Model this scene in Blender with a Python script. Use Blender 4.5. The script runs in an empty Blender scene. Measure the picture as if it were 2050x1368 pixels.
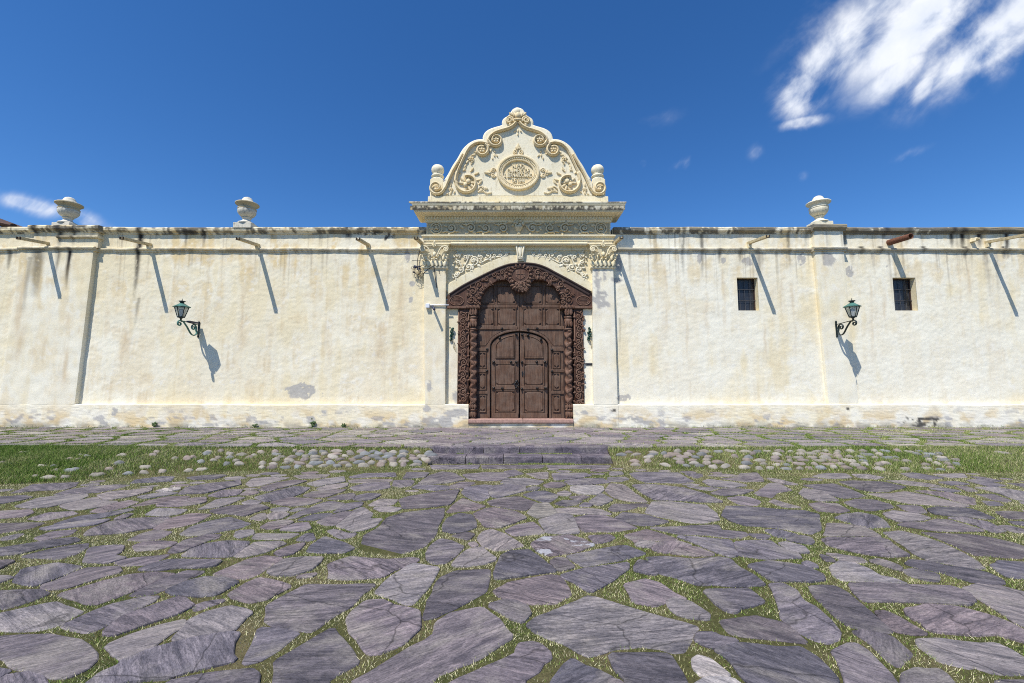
import bpy, math, random
import numpy as np
from mathutils import Vector, Matrix
random.seed(7); RNG = np.random.default_rng(11)
SC = bpy.context.scene; COL = SC.collection
# ------------------------------------------------------------------ camera, sky, sun, exposure
F, CX, CY, H = 860.0, 1025.0, 684.0, 1.5
PITCH = math.atan(78/F)
TZ = 0.25                                   # height of the upper terrace above the lower paving
def ray(px, py):
    x, z = (px-CX)/F, (CY-py)/F
    return x, math.cos(PITCH)-z*math.sin(PITCH), math.sin(PITCH)+z*math.cos(PITCH)
_r = ray(CX, 855); D = _r[1]*(TZ-H)/_r[2]   # camera to wall distance (about 11.8 m)
def W(px, py, off=0.0):                     # point on the upright plane `off` metres in front of the wall
    dx, dy, dz = ray(px, py); t = (D-off)/dy
    return dx*t, H+dz*t
def G(px, py, z=0.0):                       # point on level ground of height z
    dx, dy, dz = ray(px, py); t = (z-H)/dz
    return dx*t, -D+dy*t
cam = bpy.data.cameras.new('camera'); cam.sensor_width = 36; cam.lens = 36*F/2050
cam.clip_start = 0.05; cam.clip_end = 5000
co = bpy.data.objects.new('camera', cam); COL.objects.link(co)
co.location = (0, -D, H); co.rotation_euler = (math.radians(90)+PITCH, 0, 0); SC.camera = co

SUN = Vector((0.66, 1.0, -1.97)).normalized()
sl = bpy.data.lights.new('sun', 'SUN'); sl.energy = 3.9; sl.angle = math.radians(0.5); sl.color = (1, 0.965, 0.905)
so = bpy.data.objects.new('sun', sl); COL.objects.link(so)
so.rotation_euler = SUN.to_track_quat('-Z', 'Y').to_euler(); so.location = (-8, -20, 20)
SC.view_settings.view_transform = 'Standard'; SC.view_settings.look = 'None'
SC.cycles.use_denoising = False; SC.cycles.filter_width = 1.05; SC.cycles.sample_clamp_indirect = 4.0
SC.view_settings.exposure = 0.5; SC.view_settings.gamma = 1.0

wd = bpy.data.worlds.new('World'); SC.world = wd; wd.use_nodes = True
nt = wd.node_tree; nt.nodes.clear()
def N(tree, typ, **kw):
    n = tree.nodes.new(typ)
    for k, v in kw.items():
        if k.startswith('i_'):
            key = k[2:]; key = int(key) if key.isdigit() else key.replace('_', ' ')
            n.inputs[key].default_value = v
        else: setattr(n, k, v)
    return n
def L(tree, a, b): tree.links.new(a, b)
def world():
    t = nt
    out = N(t, 'ShaderNodeOutputWorld'); bg = N(t, 'ShaderNodeBackground'); bg.inputs[1].default_value = 0.085
    sky = N(t, 'ShaderNodeTexSky', sky_type='NISHITA'); sky.sun_disc = False
    sky.sun_elevation = math.asin(-SUN.z); sky.sun_rotation = math.atan2(-SUN.x, -SUN.y)
    sky.altitude = 1200; sky.air_density = 1.0; sky.dust_density = 0.15; sky.ozone_density = 5.0
    tc = N(t, 'ShaderNodeTexCoord'); sp = N(t, 'ShaderNodeSeparateXYZ'); L(t, tc.outputs['Generated'], sp.inputs[0])
    def M(op, a, b=None, c=None):
        n = N(t, 'ShaderNodeMath', operation=op)
        for i, v in enumerate((a, b, c)):
            if v is None: continue
            if isinstance(v, (int, float)): n.inputs[i].default_value = v
            else: L(t, v, n.inputs[i])
        return n.outputs[0]
    ay = M('MAXIMUM', M('ABSOLUTE', sp.outputs[1]), 0.08)
    u = M('DIVIDE', sp.outputs[0], ay); v = M('DIVIDE', sp.outputs[2], ay)
    cb = N(t, 'ShaderNodeCombineXYZ'); L(t, u, cb.inputs[0]); L(t, v, cb.inputs[1]); uv = cb.outputs[0]
    def noise(rot, sc, scale, det, rough, dist=0.0):
        r = N(t, 'ShaderNodeVectorRotate', rotation_type='Z_AXIS'); r.inputs['Angle'].default_value = rot; L(t, uv, r.inputs['Vector'])
        m = N(t, 'ShaderNodeVectorMath', operation='MULTIPLY'); L(t, r.outputs[0], m.inputs[0]); m.inputs[1].default_value = sc
        n = N(t, 'ShaderNodeTexNoise'); n.inputs['Scale'].default_value = scale; n.inputs['Detail'].default_value = det
        n.inputs['Roughness'].default_value = rough; n.inputs['Distortion'].default_value = dist
        L(t, m.outputs[0], n.inputs['Vector']); return n
    n1 = noise(-0.82, (0.75, 1.35, 1), 6.0, 9, 0.58, 0.3)     # streaks drawn out along the wind
    n2 = noise(-0.75, (0.45, 1.7, 1), 5.5, 5, 0.52, .2)
    tot = None
    # cloud masses: centre, half axes (photograph pixels), tilt, strength
    for (px, py, a, b, ang, s) in [(1672, 105, 165, 62, 42, 1.0), (1602, 185, 80, 58, 60, 1.08), (1607, 245, 60, 18, 12, .95),
            (1850, 45, 220, 70, 40, 1.15), (1760, 60, 230, 120, 35, .85), (1930, 100, 210, 80, 35, .88), (1990, 85, 235, 70, 33, 1.05), (1800, 150, 120, 42, 38, 1.0), (1850, 175, 60, 25, 50, .9), (2130, 0, 260, 100, 25, 1.1),
            (2250, -130, 420, 150, 25, 1.0), (1515, 305, 24, 18, 40, .62), (1366, 330, 34, 16, 25, .6), (1288, 328, 15, 12, 60, .6), (1822, 310, 55, 12, 22, .5),
            (1318, 240, 60, 22, 20, .36), (55, 408, 105, 22, -14, .8), (160, 436, 75, 20, -22, .72), (1605, 352, 16, 12, 30, .4),
            (-300, 250, 300, 60, -20, .7), (2700, 300, 300, 70, 25, .8)]:
        d0 = ray(px, py); cu, cv = d0[0]/d0[1], d0[2]/d0[1]
        sub = N(t, 'ShaderNodeVectorMath', operation='SUBTRACT'); L(t, uv, sub.inputs[0]); sub.inputs[1].default_value = (cu, cv, 0)
        r = N(t, 'ShaderNodeVectorRotate', rotation_type='Z_AXIS'); r.inputs['Angle'].default_value = -math.radians(ang); L(t, sub.outputs[0], r.inputs['Vector'])
        m = N(t, 'ShaderNodeVectorMath', operation='MULTIPLY'); L(t, r.outputs[0], m.inputs[0]); m.inputs[1].default_value = (F/a, F/b, 0)
        ln = N(t, 'ShaderNodeVectorMath', operation='LENGTH'); L(t, m.outputs[0], ln.inputs[0])
        e = M('MULTIPLY', M('SUBTRACT', 1.5, ln.outputs['Value']), s*.95)
        e = M('MINIMUM', M('MAXIMUM', e, 0.0), s)
        tot = e if tot is None else M('MAXIMUM', tot, e)
    front = M('GREATER_THAN', sp.outputs[1], 0.0)
    dens = M('ADD', M('MULTIPLY', M('SUBTRACT', n1.outputs[0], 0.5), 3.6), M('MULTIPLY', M('SUBTRACT', n2.outputs[0], 0.5), 2.6))
    fac = M('MULTIPLY', M('ADD', tot, dens), tot)
    ms = N(t, 'ShaderNodeMapRange', interpolation_type='SMOOTHSTEP'); L(t, fac, ms.inputs[0])
    ms.inputs[1].default_value = 0.02; ms.inputs[2].default_value = 1.5; ms.inputs[4].default_value = 0.97
    mask = M('MULTIPLY', ms.outputs[0], front)
    cr = N(t, 'ShaderNodeMapRange'); L(t, n1.outputs[0], cr.inputs[0]); cr.inputs[1].default_value = .3; cr.inputs[2].default_value = .7
    cm = N(t, 'ShaderNodeMix', data_type='RGBA'); L(t, cr.outputs[0], cm.inputs[0])
    cm.inputs[6].default_value = (6.2, 6.9, 8.2, 1); cm.inputs[7].default_value = (8.6, 8.8, 9.2, 1)
    hs = N(t, 'ShaderNodeHueSaturation'); hs.inputs['Saturation'].default_value = 1.23; hs.inputs['Value'].default_value = 1.3; hs.inputs['Hue'].default_value = 0.505
    L(t, sky.outputs[0], hs.inputs['Color'])
    mx = N(t, 'ShaderNodeMix', data_type='RGBA'); L(t, mask, mx.inputs[0]); L(t, hs.outputs[0], mx.inputs[6]); L(t, cm.outputs[2], mx.inputs[7])
    L(t, mx.outputs[2], bg.inputs[0]); L(t, bg.outputs[0], out.inputs[0])
world()

# ------------------------------------------------------------------ noise on arrays (for wear, relief and outlines)
def _h(ix, iy, s):
    n = (ix.astype(np.int64)*374761393 + iy.astype(np.int64)*668265263 + s*974711) & 0x7fffffff
    n = ((n ^ (n >> 13))*1274126177) & 0x7fffffff
    return ((n ^ (n >> 16)) & 0xffff)/65535.0
def vn(x, y, s=0):
    x = np.asarray(x, float); y = np.asarray(y, float)
    ix, iy = np.floor(x), np.floor(y); fx, fy = x-ix, y-iy
    fx, fy = fx*fx*(3-2*fx), fy*fy*(3-2*fy)
    a, b, c, d = _h(ix, iy, s), _h(ix+1, iy, s), _h(ix, iy+1, s), _h(ix+1, iy+1, s)
    return (a*(1-fx)+b*fx)*(1-fy)+(c*(1-fx)+d*fx)*fy
def fbm(x, y, s=0, o=4):
    r, a, t = 0, 0.5, 0
    for k in range(o):
        r = r+a*vn(np.asarray(x)*2**k, np.asarray(y)*2**k, s+k*17); t += a; a *= 0.55
    return r/t
def sstep(a, b, x): t = np.clip((x-a)/(b-a), 0, 1); return t*t*(3-2*t)

# ------------------------------------------------------------------ materials
def mat(name):
    m = bpy.data.materials.new(name); m.use_nodes = True
    t = m.node_tree; b = t.nodes['Principled BSDF']; return m, t, b
def coords(t, kind='Object', scale=(1, 1, 1)):
    tc = N(t, 'ShaderNodeTexCoord')
    if kind == 'Position':
        g = N(t, 'ShaderNodeNewGeometry'); src = g.outputs['Position']
    else: src = tc.outputs[kind]
    mp = N(t, 'ShaderNodeMapping'); mp.inputs['Scale'].default_value = scale; L(t, src, mp.inputs[0]); return mp.outputs[0]
def tnoise(t, vec, scale, det=5, rough=.6, dist=0):
    n = N(t, 'ShaderNodeTexNoise'); L(t, vec, n.inputs['Vector']); n.inputs['Scale'].default_value = scale
    n.inputs['Detail'].default_value = det; n.inputs['Roughness'].default_value = rough; n.inputs['Distortion'].default_value = dist; return n.outputs[0]
def ramp(t, fac, stops):
    r = N(t, 'ShaderNodeValToRGB'); L(t, fac, r.inputs[0]); e = r.color_ramp.elements
    while len(e) < len(stops): e.new(0.5)
    for i, (p, c) in enumerate(stops): e[i].position = p; e[i].color = (*c, 1) if len(c) == 3 else c
    return r.outputs[0]
def mix(t, fac, a, b, typ='MIX'):
    n = N(t, 'ShaderNodeMix', data_type='RGBA', blend_type=typ)
    for k, v in ((0, fac), (6, a), (7, b)):
        if isinstance(v, (int, float)): n.inputs[k].default_value = v
        elif isinstance(v, tuple): n.inputs[k].default_value = (*v, 1) if len(v) == 3 else v
        else: L(t, v, n.inputs[k])
    return n.outputs[2]
def bump(t, b, hs, strength=.5, dist=.01):
    prev = None
    for h, s, d in hs:
        n = N(t, 'ShaderNodeBump'); n.inputs['Strength'].default_value = s; n.inputs['Distance'].default_value = d
        L(t, h, n.inputs['Height'])
        if prev: L(t, prev, n.inputs['Normal'])
        prev = n.outputs[0]
    L(t, prev, b.inputs['Normal'])
def attr(t, name):
    a = N(t, 'ShaderNodeAttribute'); a.attribute_name = name; return a.outputs['Color']

def make_plaster(name, use_attr, base=(.79, .68, .43), alt=(.83, .75, .55), dirt=(.60, .44, .22)):
    m, t, b = mat(name); v = coords(t, 'Position')
    n1 = tnoise(t, v, 2.2, 6, .65); n2 = tnoise(t, v, 14, 5, .7); n3 = tnoise(t, v, 70, 3, .6)
    if use_attr: c = attr(t, 'Col')
    else:
        c = mix(t, ramp(t, n1, [(.35, (0, 0, 0)), (.68, (1, 1, 1))]), base, alt)
        c = mix(t, ramp(t, n2, [(.54, (0, 0, 0)), (.74, (.6, .6, .6))]), c, dirt)
        n4 = tnoise(t, coords(t, 'Position', (7, 7, .9)), 2.6, 6, .7, .3); c = mix(t, ramp(t, n4, [(.56, (0, 0, 0)), (.72, (.6, .6, .6))]), c, tuple(x*.6 for x in dirt))
    c = mix(t, .55, c, ramp(t, n3, [(.3, (.82, .82, .82)), (.7, (1.08, 1.08, 1.08))]), 'MULTIPLY')
    L(t, c, b.inputs['Base Color']); b.inputs['Roughness'].default_value = .93; b.inputs['Specular IOR Level'].default_value = .15
    bump(t, b, [(n1, .2, .05), (n2, .22, .012), (n3, .22, .004)]); return m
PL = make_plaster('painted_plaster', True)
PC = make_plaster('cast_plaster', False)
PG = make_plaster('weathered_plaster', False, (.66, .55, .34), (.74, .64, .43), (.40, .31, .18))
PS = make_plaster('ochre_plaster', False, (.77, .61, .35), (.82, .70, .47), (.50, .35, .17))
PW = make_plaster('pale_plaster', False, (.80, .72, .52), (.85, .785, .61), (.55, .44, .27))

def make_wood(name, c0, c1, c2, dust):
    m, t, b = mat(name); v = coords(t, 'Position', (9, 9, .8)); v2 = coords(t, 'Position')
    n = tnoise(t, v, 3.5, 8, .72, .5); n2 = tnoise(t, v2, 4.5, 6, .7); n3 = tnoise(t, v2, 60, 3, .6)
    c = ramp(t, n, [(.3, c0), (.52, c1), (.72, c2)])
    c = mix(t, ramp(t, n2, [(.4, (0, 0, 0)), (.75, (.5, .5, .5))]), c, dust)
    L(t, c, b.inputs['Base Color']); b.inputs['Roughness'].default_value = .62; b.inputs['Specular IOR Level'].default_value = .3
    bump(t, b, [(n, .35, .006), (n3, .25, .004)]); return m
WD = make_wood('door_wood', (.048, .025, .015), (.118, .062, .037), (.22, .122, .072), (.22, .165, .125))
WC = make_wood('carved_wood', (.066, .030, .018), (.14, .068, .041), (.245, .13, .08), (.25, .175, .125))
WK = make_wood('dark_wood', (.028, .014, .011), (.045, .024, .018), (.065, .036, .028), (.06, .045, .04))

def make_plain(name, c, rough=.6, metal=0.0, var=.25, sc=20, bs=.2):
    m, t, b = mat(name); v = coords(t, 'Position'); n = tnoise(t, v, sc, 5, .65)
    lo = tuple(x*(1-var) for x in c); hi = tuple(x*(1+var) for x in c)
    L(t, ramp(t, n, [(.3, lo), (.7, hi)]), b.inputs['Base Color']); b.inputs['Roughness'].default_value = rough; b.inputs['Metallic'].default_value = metal
    bump(t, b, [(n, bs, .004)]); return m
IRON = make_plain('green_black_iron', (.018, .03, .028), .5, .3, .5)
VERD = make_plain('verdigris_iron', (.06, .17, .14), .6, .2, .45, 12)
STUD = make_plain('stud_iron', (.03, .028, .027), .45, .6, .3)
BLACK = make_plain('black_cable', (.012, .012, .015), .55, 0, .2)
BLUEK = make_plain('dark_blue_plastic', (.02, .025, .06), .5, 0, .2)
WHITEP = make_plain('white_plastic', (.7, .72, .75), .45, 0, .05)
GREENP = make_plain('dark_green_paint', (.012, .06, .04), .5, 0, .4)
RUST = make_plain('rusty_pipe', (.16, .065, .035), .85, .2, .5, 30, .6)
TROUGH = make_plain('trough_wood', (.55, .45, .26), .85, 0, .35, 18, .4)
TDARK = make_plain('trough_tip', (.06, .045, .03), .9, 0, .4, 20, .4)
TERRAC = make_plain('roof_tile', (.085, .045, .032), .85, 0, .45, 9, .5)
DARKIN = make_plain('dark_pane', (.022, .024, .032), .3, 0, .35, 6, .15)
BAR = make_plain('window_bar', (.09, .09, .095), .6, .3, .3)
SILL = make_plain('pink_threshold_stone', (.33, .20, .16), .85, 0, .3, 14, .4)
def make_glass():
    m, t, b = mat('lantern_glass'); b.inputs['Base Color'].default_value = (.86, .88, .84, 1); b.inputs['Roughness'].default_value = .28
    b.inputs['Transmission Weight'].default_value = .72; b.inputs['IOR'].default_value = 1.1; return m
GLASS = make_glass()
def make_slate():
    m, t, b = mat('slate'); oi = N(t, 'ShaderNodeObjectInfo'); base = oi.outputs['Color']
    g = N(t, 'ShaderNodeNewGeometry'); tw = N(t, 'ShaderNodeMath', operation='MULTIPLY'); L(t, oi.outputs['Random'], tw.inputs[0]); tw.inputs[1].default_value = 2.0
    ad = N(t, 'ShaderNodeMath', operation='SUBTRACT'); L(t, tw.outputs[0], ad.inputs[0]); ad.inputs[1].default_value = 1.0
    r = N(t, 'ShaderNodeVectorRotate', rotation_type='Z_AXIS'); L(t, g.outputs['Position'], r.inputs['Vector']); L(t, ad.outputs[0], r.inputs['Angle'])
    off = N(t, 'ShaderNodeVectorMath', operation='ADD'); L(t, r.outputs[0], off.inputs[0]); L(t, oi.outputs['Random'], off.inputs[1])
    def sc(s):
        n = N(t, 'ShaderNodeVectorMath', operation='MULTIPLY'); L(t, off.outputs[0], n.inputs[0]); n.inputs[1].default_value = s; return n.outputs[0]
    lam = tnoise(t, sc((1.1, 6.5, 3)), 2.6, 9, .68, .5)      # cleavage streaks
    pat = tnoise(t, sc((1, 1.6, 1)), 2.3, 6, .62, .3)          # broad weathering
    fin = tnoise(t, sc((1, 2.2, 1)), 42, 5, .75)
    lin_ = tnoise(t, sc((1.0, 15, 3)), 4.2, 7, .72, .8)     # thin laminations
    snp = N(t, 'ShaderNodeMath', operation='SNAP'); L(t, tnoise(t, sc((1, 2.6, 1)), 2.2, 5, .6, .6), snp.inputs[0]); snp.inputs[1].default_value = .085
    crk = N(t, 'ShaderNodeTexVoronoi', feature='DISTANCE_TO_EDGE'); crk.inputs['Scale'].default_value = .8
    wv = N(t, 'ShaderNodeVectorMath', operation='ADD'); L(t, sc((1, 1.7, 1)), wv.inputs[0])
    wn = N(t, 'ShaderNodeTexNoise'); wn.inputs['Scale'].default_value = 5; L(t, off.outputs[0], wn.inputs['Vector'])
    ws = N(t, 'ShaderNodeVectorMath', operation='SCALE'); L(t, wn.outputs['Color'], ws.inputs[0]); ws.inputs['Scale'].default_value = .16; L(t, ws.outputs[0], wv.inputs[1])
    L(t, wv.outputs[0], crk.inputs['Vector'])
    cl = ramp(t, crk.outputs['Distance'], [(0, (.3, .3, .3)), (.007, (1, 1, 1))])
    c = mix(t, ramp(t, lam, [(.36, (0, 0, 0)), (.64, (1, 1, 1))]), mix(t, 1, base, (.55, .55, .60), 'MULTIPLY'), mix(t, 1, base, (1.42, 1.38, 1.36), 'MULTIPLY'))
    c = mix(t, .75, c, ramp(t, snp.outputs[0], [(.3, (.6, .6, .62)), (.42, (1.12, 1.08, 1.06)), (.52, (.82, .81, .83)), (.62, (1.28, 1.24, 1.2))]), 'MULTIPLY')
    c = mix(t, ramp(t, pat, [(.50, (0, 0, 0)), (.68, (.75, .75, .75))]), c, (.27, .24, .215))
    c = mix(t, ramp(t, pat, [(.26, (.55, .55, .55)), (.42, (0, 0, 0))]), c, (.062, .058, .072))
    rf_ = N(t, 'ShaderNodeMath', operation='MULTIPLY_ADD'); fr_ = N(t, 'ShaderNodeMath', operation='FRACT'); f7 = N(t, 'ShaderNodeMath', operation='MULTIPLY'); L(t, oi.outputs['Random'], f7.inputs[0]); f7.inputs[1].default_value = 7.13; L(t, f7.outputs[0], fr_.inputs[0])
    L(t, fr_.outputs[0], rf_.inputs[0]); rf_.inputs[1].default_value = .75; rf_.inputs[2].default_value = .15
    c = mix(t, rf_.outputs[0], c, ramp(t, lin_, [(.36, (.45, .45, .48)), (.5, (1, 1, 1)), (.66, (1.5, 1.45, 1.4))]), 'MULTIPLY')
    c = mix(t, .8, c, ramp(t, fin, [(.34, (.5, .5, .5)), (.5, (1, 1, 1)), (.68, (1.5, 1.48, 1.45))]), 'MULTIPLY')
    c = mix(t, .8, c, cl, 'MULTIPLY')
    L(t, c, b.inputs['Base Color']); b.inputs['Roughness'].default_value = .78; b.inputs['Specular IOR Level'].default_value = .3
    bump(t, b, [(snp.outputs[0], .85, .09), (lam, .5, .022), (lin_, .65, .010), (fin, .6, .008), (cl, .4, .01)]); return m
SLATE = make_slate()
SLATE_L = SLATE.copy(); SLATE_L.name = 'lichened_slate'
def _lichen(m):
    t = m.node_tree; b = t.nodes['Principled BSDF']; src = b.inputs['Base Color'].links[0].from_socket
    n = tnoise(t, coords(t, 'Position', (1, 1.6, 1)), 4.2, 6, .6, .4)
    L(t, mix(t, ramp(t, n, [(.555, (0, 0, 0)), (.575, (.75, .75, .75))]), src, (.42, .42, .44)), b.inputs['Base Color'])
_lichen(SLATE_L)
def make_cobble():
    m, t, b = mat('cobble'); oi = N(t, 'ShaderNodeObjectInfo'); v = coords(t, 'Position'); n = tnoise(t, v, 26, 5, .65); n2 = tnoise(t, v, 6, 3)
    c = mix(t, ramp(t, n, [(.3, (.72, .72, .72)), (.72, (1.25, 1.25, 1.25))]), (0, 0, 0), oi.outputs['Color'], 'MULTIPLY')
    c = mix(t, 1, oi.outputs['Color'], ramp(t, n, [(.3, (.75, .75, .75)), (.72, (1.2, 1.2, 1.2))]), 'MULTIPLY')
    c = mix(t, ramp(t, n2, [(.5, (0, 0, 0)), (.8, (.5, .5, .5))]), c, (.2, .19, .15))
    L(t, c, b.inputs['Base Color']); b.inputs['Roughness'].default_value = .8; bump(t, b, [(n, .3, .006)]); return m
COB = make_cobble()
def make_soil():
    m, t, b = mat('mossy_soil'); v = coords(t, 'Position'); n = tnoise(t, v, 1.6, 5); n2 = tnoise(t, v, 60, 4, .7)
    c = ramp(t, n, [(.3, (.05, .066, .02)), (.5, (.085, .083, .034)), (.72, (.15, .122, .07))])
    c = mix(t, .9, c, ramp(t, n2, [(.25, (.5, .5, .5)), (.75, (1.5, 1.5, 1.4))]), 'MULTIPLY')
    L(t, c, b.inputs['Base Color']); b.inputs['Roughness'].default_value = 1; b.inputs['Specular IOR Level'].default_value = .1
    bump(t, b, [(n2, .8, .02)]); return m
SOIL = make_soil()
def make_grass():
    m, t, b = mat('grass_blade'); L(t, attr(t, 'Col'), b.inputs['Base Color']); b.inputs['Roughness'].default_value = .75
    b.inputs['Specular IOR Level'].default_value = .2; return m
GRASS = make_grass()

# ------------------------------------------------------------------ objects
def link(name, mesh, parent=None, m=None, smooth=False):
    o = bpy.data.objects.new(name, mesh); COL.objects.link(o)
    if m is not None and mesh is not None and len(mesh.materials) == 0: mesh.materials.append(m)
    if smooth and mesh is not None: mesh.polygons.foreach_set('use_smooth', [True]*len(mesh.polygons))
    if parent is not None: o.parent = parent
    return o
def thing(name, label, cat, loc=(0, 0, 0), group=None):
    o = bpy.data.objects.new(name, None); COL.objects.link(o); o.location = loc; o.empty_display_size = .2
    o['label'] = label; o['category'] = cat
    if group: o['group'] = group
    return o
def tag(o, label, cat=None, group=None, kind=None):
    o['label'] = label
    if cat: o['category'] = cat
    if group: o['group'] = group
    if kind: o['kind'] = kind
    return o
def setcol(me, cols):
    c = np.ones((len(me.vertices), 4), np.float32); c[:, :3] = cols
    a = me.color_attributes.new('Col', 'FLOAT_COLOR', 'POINT'); a.data.foreach_set('color', c.ravel())
class MB:
    def __init__(s): s.v = []; s.f = []
    def add(s, v, f):
        k = len(s.v); s.v += [tuple(p) for p in v]; s.f += [tuple(i+k for i in q) for q in f]
    def box(s, x0, x1, y0, y1, z0, z1):
        s.add([(x0, y0, z0), (x1, y0, z0), (x1, y1, z0), (x0, y1, z0), (x0, y0, z1), (x1, y0, z1), (x1, y1, z1), (x0, y1, z1)],
              [(0, 3, 2, 1), (4, 5, 6, 7), (0, 1, 5, 4), (1, 2, 6, 5), (2, 3, 7, 6), (3, 0, 4, 7)])
    def prism(s, pts, y0, y1):                       # outline in XZ, front at y0 (toward camera), back at y1
        a = sum(pts[i][0]*pts[(i+1) % len(pts)][1]-pts[(i+1) % len(pts)][0]*pts[i][1] for i in range(len(pts)))
        if a < 0: pts = pts[::-1]
        n = len(pts)
        s.add([(x, y0, z) for x, z in pts]+[(x, y1, z) for x, z in pts],
              [tuple(range(n)), tuple(range(2*n-1, n-1, -1))]+[((i+1) % n, i, n+i, n+(i+1) % n) for i in range(n)])
    def tube(s, pts, rad, n=7, nrm=(0, -1, 0), flat=1.0, caps=True):
        P = [Vector(p) for p in pts]; m = len(P); nv = Vector(nrm).normalized(); V = []; Fc = []
        for i, p in enumerate(P):
            d = (P[min(i+1, m-1)]-P[max(i-1, 0)]); d = d.normalized() if d.length > 1e-9 else Vector((1, 0, 0))
            sd = d.cross(nv)
            if sd.length < 1e-6: sd = d.orthogonal()
            sd.normalize(); up = sd.cross(d).normalized()
            r = rad[i] if hasattr(rad, '__len__') else rad
            for k in range(n):
                a = 2*math.pi*k/n; V.append(p+sd*(math.cos(a)*r)+up*(math.sin(a)*r*flat))
        for i in range(m-1):
            for k in range(n): k2 = (k+1) % n; Fc.append((i*n+k, i*n+k2, (i+1)*n+k2, (i+1)*n+k))
        if caps: Fc += [tuple(range(n-1, -1, -1)), tuple((m-1)*n+k for k in range(n))]
        s.add(V, Fc)
    def lathe(s, prof, c=(0, 0, 0), n=24, mod=None):
        V = []; Fc = []; m = len(prof)
        for i, (r, z) in enumerate(prof):
            for k in range(n):
                a = 2*math.pi*k/n; q = r*(mod(i, a, z) if mod else 1)
                V.append((c[0]+q*math.cos(a), c[1]+q*math.sin(a), c[2]+z))
        for i in range(m-1):
            for k in range(n): k2 = (k+1) % n; Fc.append((i*n+k, i*n+k2, (i+1)*n+k2, (i+1)*n+k))
        Fc += [tuple(range(n-1, -1, -1)), tuple((m-1)*n+k for k in range(n))]
        s.add(V, Fc)
    def ball(s, c, r, nu=10, nv=7):
        rx, ry, rz = r if hasattr(r, '__len__') else (r, r, r); V = [(c[0], c[1], c[2]-rz)]; Fc = []
        for j in range(1, nv):
            b = math.pi*j/nv
            for k in range(nu):
                a = 2*math.pi*k/nu; V.append((c[0]+rx*math.sin(b)*math.cos(a), c[1]+ry*math.sin(b)*math.sin(a), c[2]-rz*math.cos(b)))
        V.append((c[0], c[1], c[2]+rz)); e = len(V)-1
        for k in range(nu):
            k2 = (k+1) % nu; Fc.append((0, 1+k2, 1+k)); Fc.append((e, 1+(nv-2)*nu+k, 1+(nv-2)*nu+k2))
            for j in range(nv-2): Fc.append((1+j*nu+k, 1+j*nu+k2, 1+(j+1)*nu+k2, 1+(j+1)*nu+k))
        s.add(V, Fc)
    def leaf(s, x, z, y, ln, wd, ang, h):            # raised pointed leaf lying on an upright face, ridge in the middle
        ca, sa = math.cos(ang), math.sin(ang); V = []; Fc = []
        prof = [(0, .25), (.25, .85), (.5, 1), (.75, .7), (1, .06)]
        for q, w in prof:
            lob = 1 if q in (0, 1) else 1+.12*math.cos(q*25)
            for e, hh in ((-1, 0), (-.5, .75), (0, .55), (.5, .75), (1, 0)):
                lx, lz = q*ln, e*w*wd*.5*lob
                V.append((x+lx*ca-lz*sa, y-h*hh*(1-.35*q*q)-(.4*h if hh else 0)*q, z+lx*sa+lz*ca))
        for i in range(4):
            for k in range(4): Fc.append((i*5+k, i*5+k+1, (i+1)*5+k+1, (i+1)*5+k))
        s.add(V, Fc)
    def rosette(s, x, z, y, r, n=5):
        for k in range(n):
            a = 2*math.pi*k/n+.3; s.ball((x+.58*r*math.cos(a), y-r*.12, z+.58*r*math.sin(a)), (r*.38, r*.34, r*.38), 7, 5)
        s.ball((x, y-r*.3, z), r*.28, 7, 5)
    def mesh(s, name):
        me = bpy.data.meshes.new(name); me.from_pydata(s.v, [], s.f); me.update(); return me
    def build(s, name, m, parent=None, smooth=False, bevel=0):
        o = link(name, s.mesh(name), parent, m, smooth)
        if bevel:
            b = o.modifiers.new('bevel', 'BEVEL'); b.width = bevel; b.segments = 2; b.limit_method = 'ANGLE'
        return o
def spiral(cx, cz, r0, r1, turns, a0, d=1, n=26):    # from outside (r0 at angle a0) inward
    out = []
    for i in range(n+1):
        q = i/n; a = a0+d*turns*2*math.pi*q; r = r0+(r1-r0)*q**.85
        out.append((cx+r*math.cos(a), cz+r*math.sin(a)))
    return out
def smoothpath(pts, k=6):                            # Catmull-Rom through control points
    P = [pts[0]]+list(pts)+[pts[-1]]; out = []
    for i in range(1, len(P)-2):
        p0, p1, p2, p3 = [np.array(P[j], float) for j in (i-1, i, i+1, i+2)]
        for q in range(k):
            t = q/k; out.append(tuple(.5*((2*p1)+(-p0+p2)*t+(2*p0-5*p1+4*p2-p3)*t*t+(-p0+3*p1-3*p2+p3)*t**3)))
    out.append(tuple(map(float, pts[-1]))); return out
# ------------------------------------------------------------------ ground, terrace, banks
Y_FOOT = G(1025, 928, 0)[1]; Y_LOW = Y_FOOT                        # foot of the lower step
Y_EDGE = G(1025, 894.6, TZ)[1]                                     # front edge of the terrace
XS0, XS1 = G(858, 920, .1)[0], G(1226, 920, .1)[0]                # width of the steps
SOILZ = -0.009
m = MB(); m.add([(-400, -400, SOILZ), (400, -400, SOILZ), (400, 400, SOILZ), (-400, 400, SOILZ)], [(0, 1, 2, 3)])
ground = m.build('ground', SOIL); tag(ground, 'lower forecourt ground of mossy soil under the slate paving', kind='structure')
m = MB(); m.box(-22, 22, Y_EDGE+.02, .2, -.3, TZ+SOILZ)
terrace = m.build('terrace', SOIL); tag(terrace, 'raised stone pavement along the foot of the cream wall', kind='structure')
_fx = [-500, 0, 120, 250, 400, 560, 858, 1226, 1400, 1560, 1700, 2050, 2600]
_fy = [985, 968, 962, 952, 944, 940, 932, 933, 939, 945, 945, 944, 944]
_fw = [G(a, b, 0) for a, b in zip(_fx, _fy)]
def bank_front(X): return np.interp(X, [w[0] for w in _fw], [w[1] for w in _fw])
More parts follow.
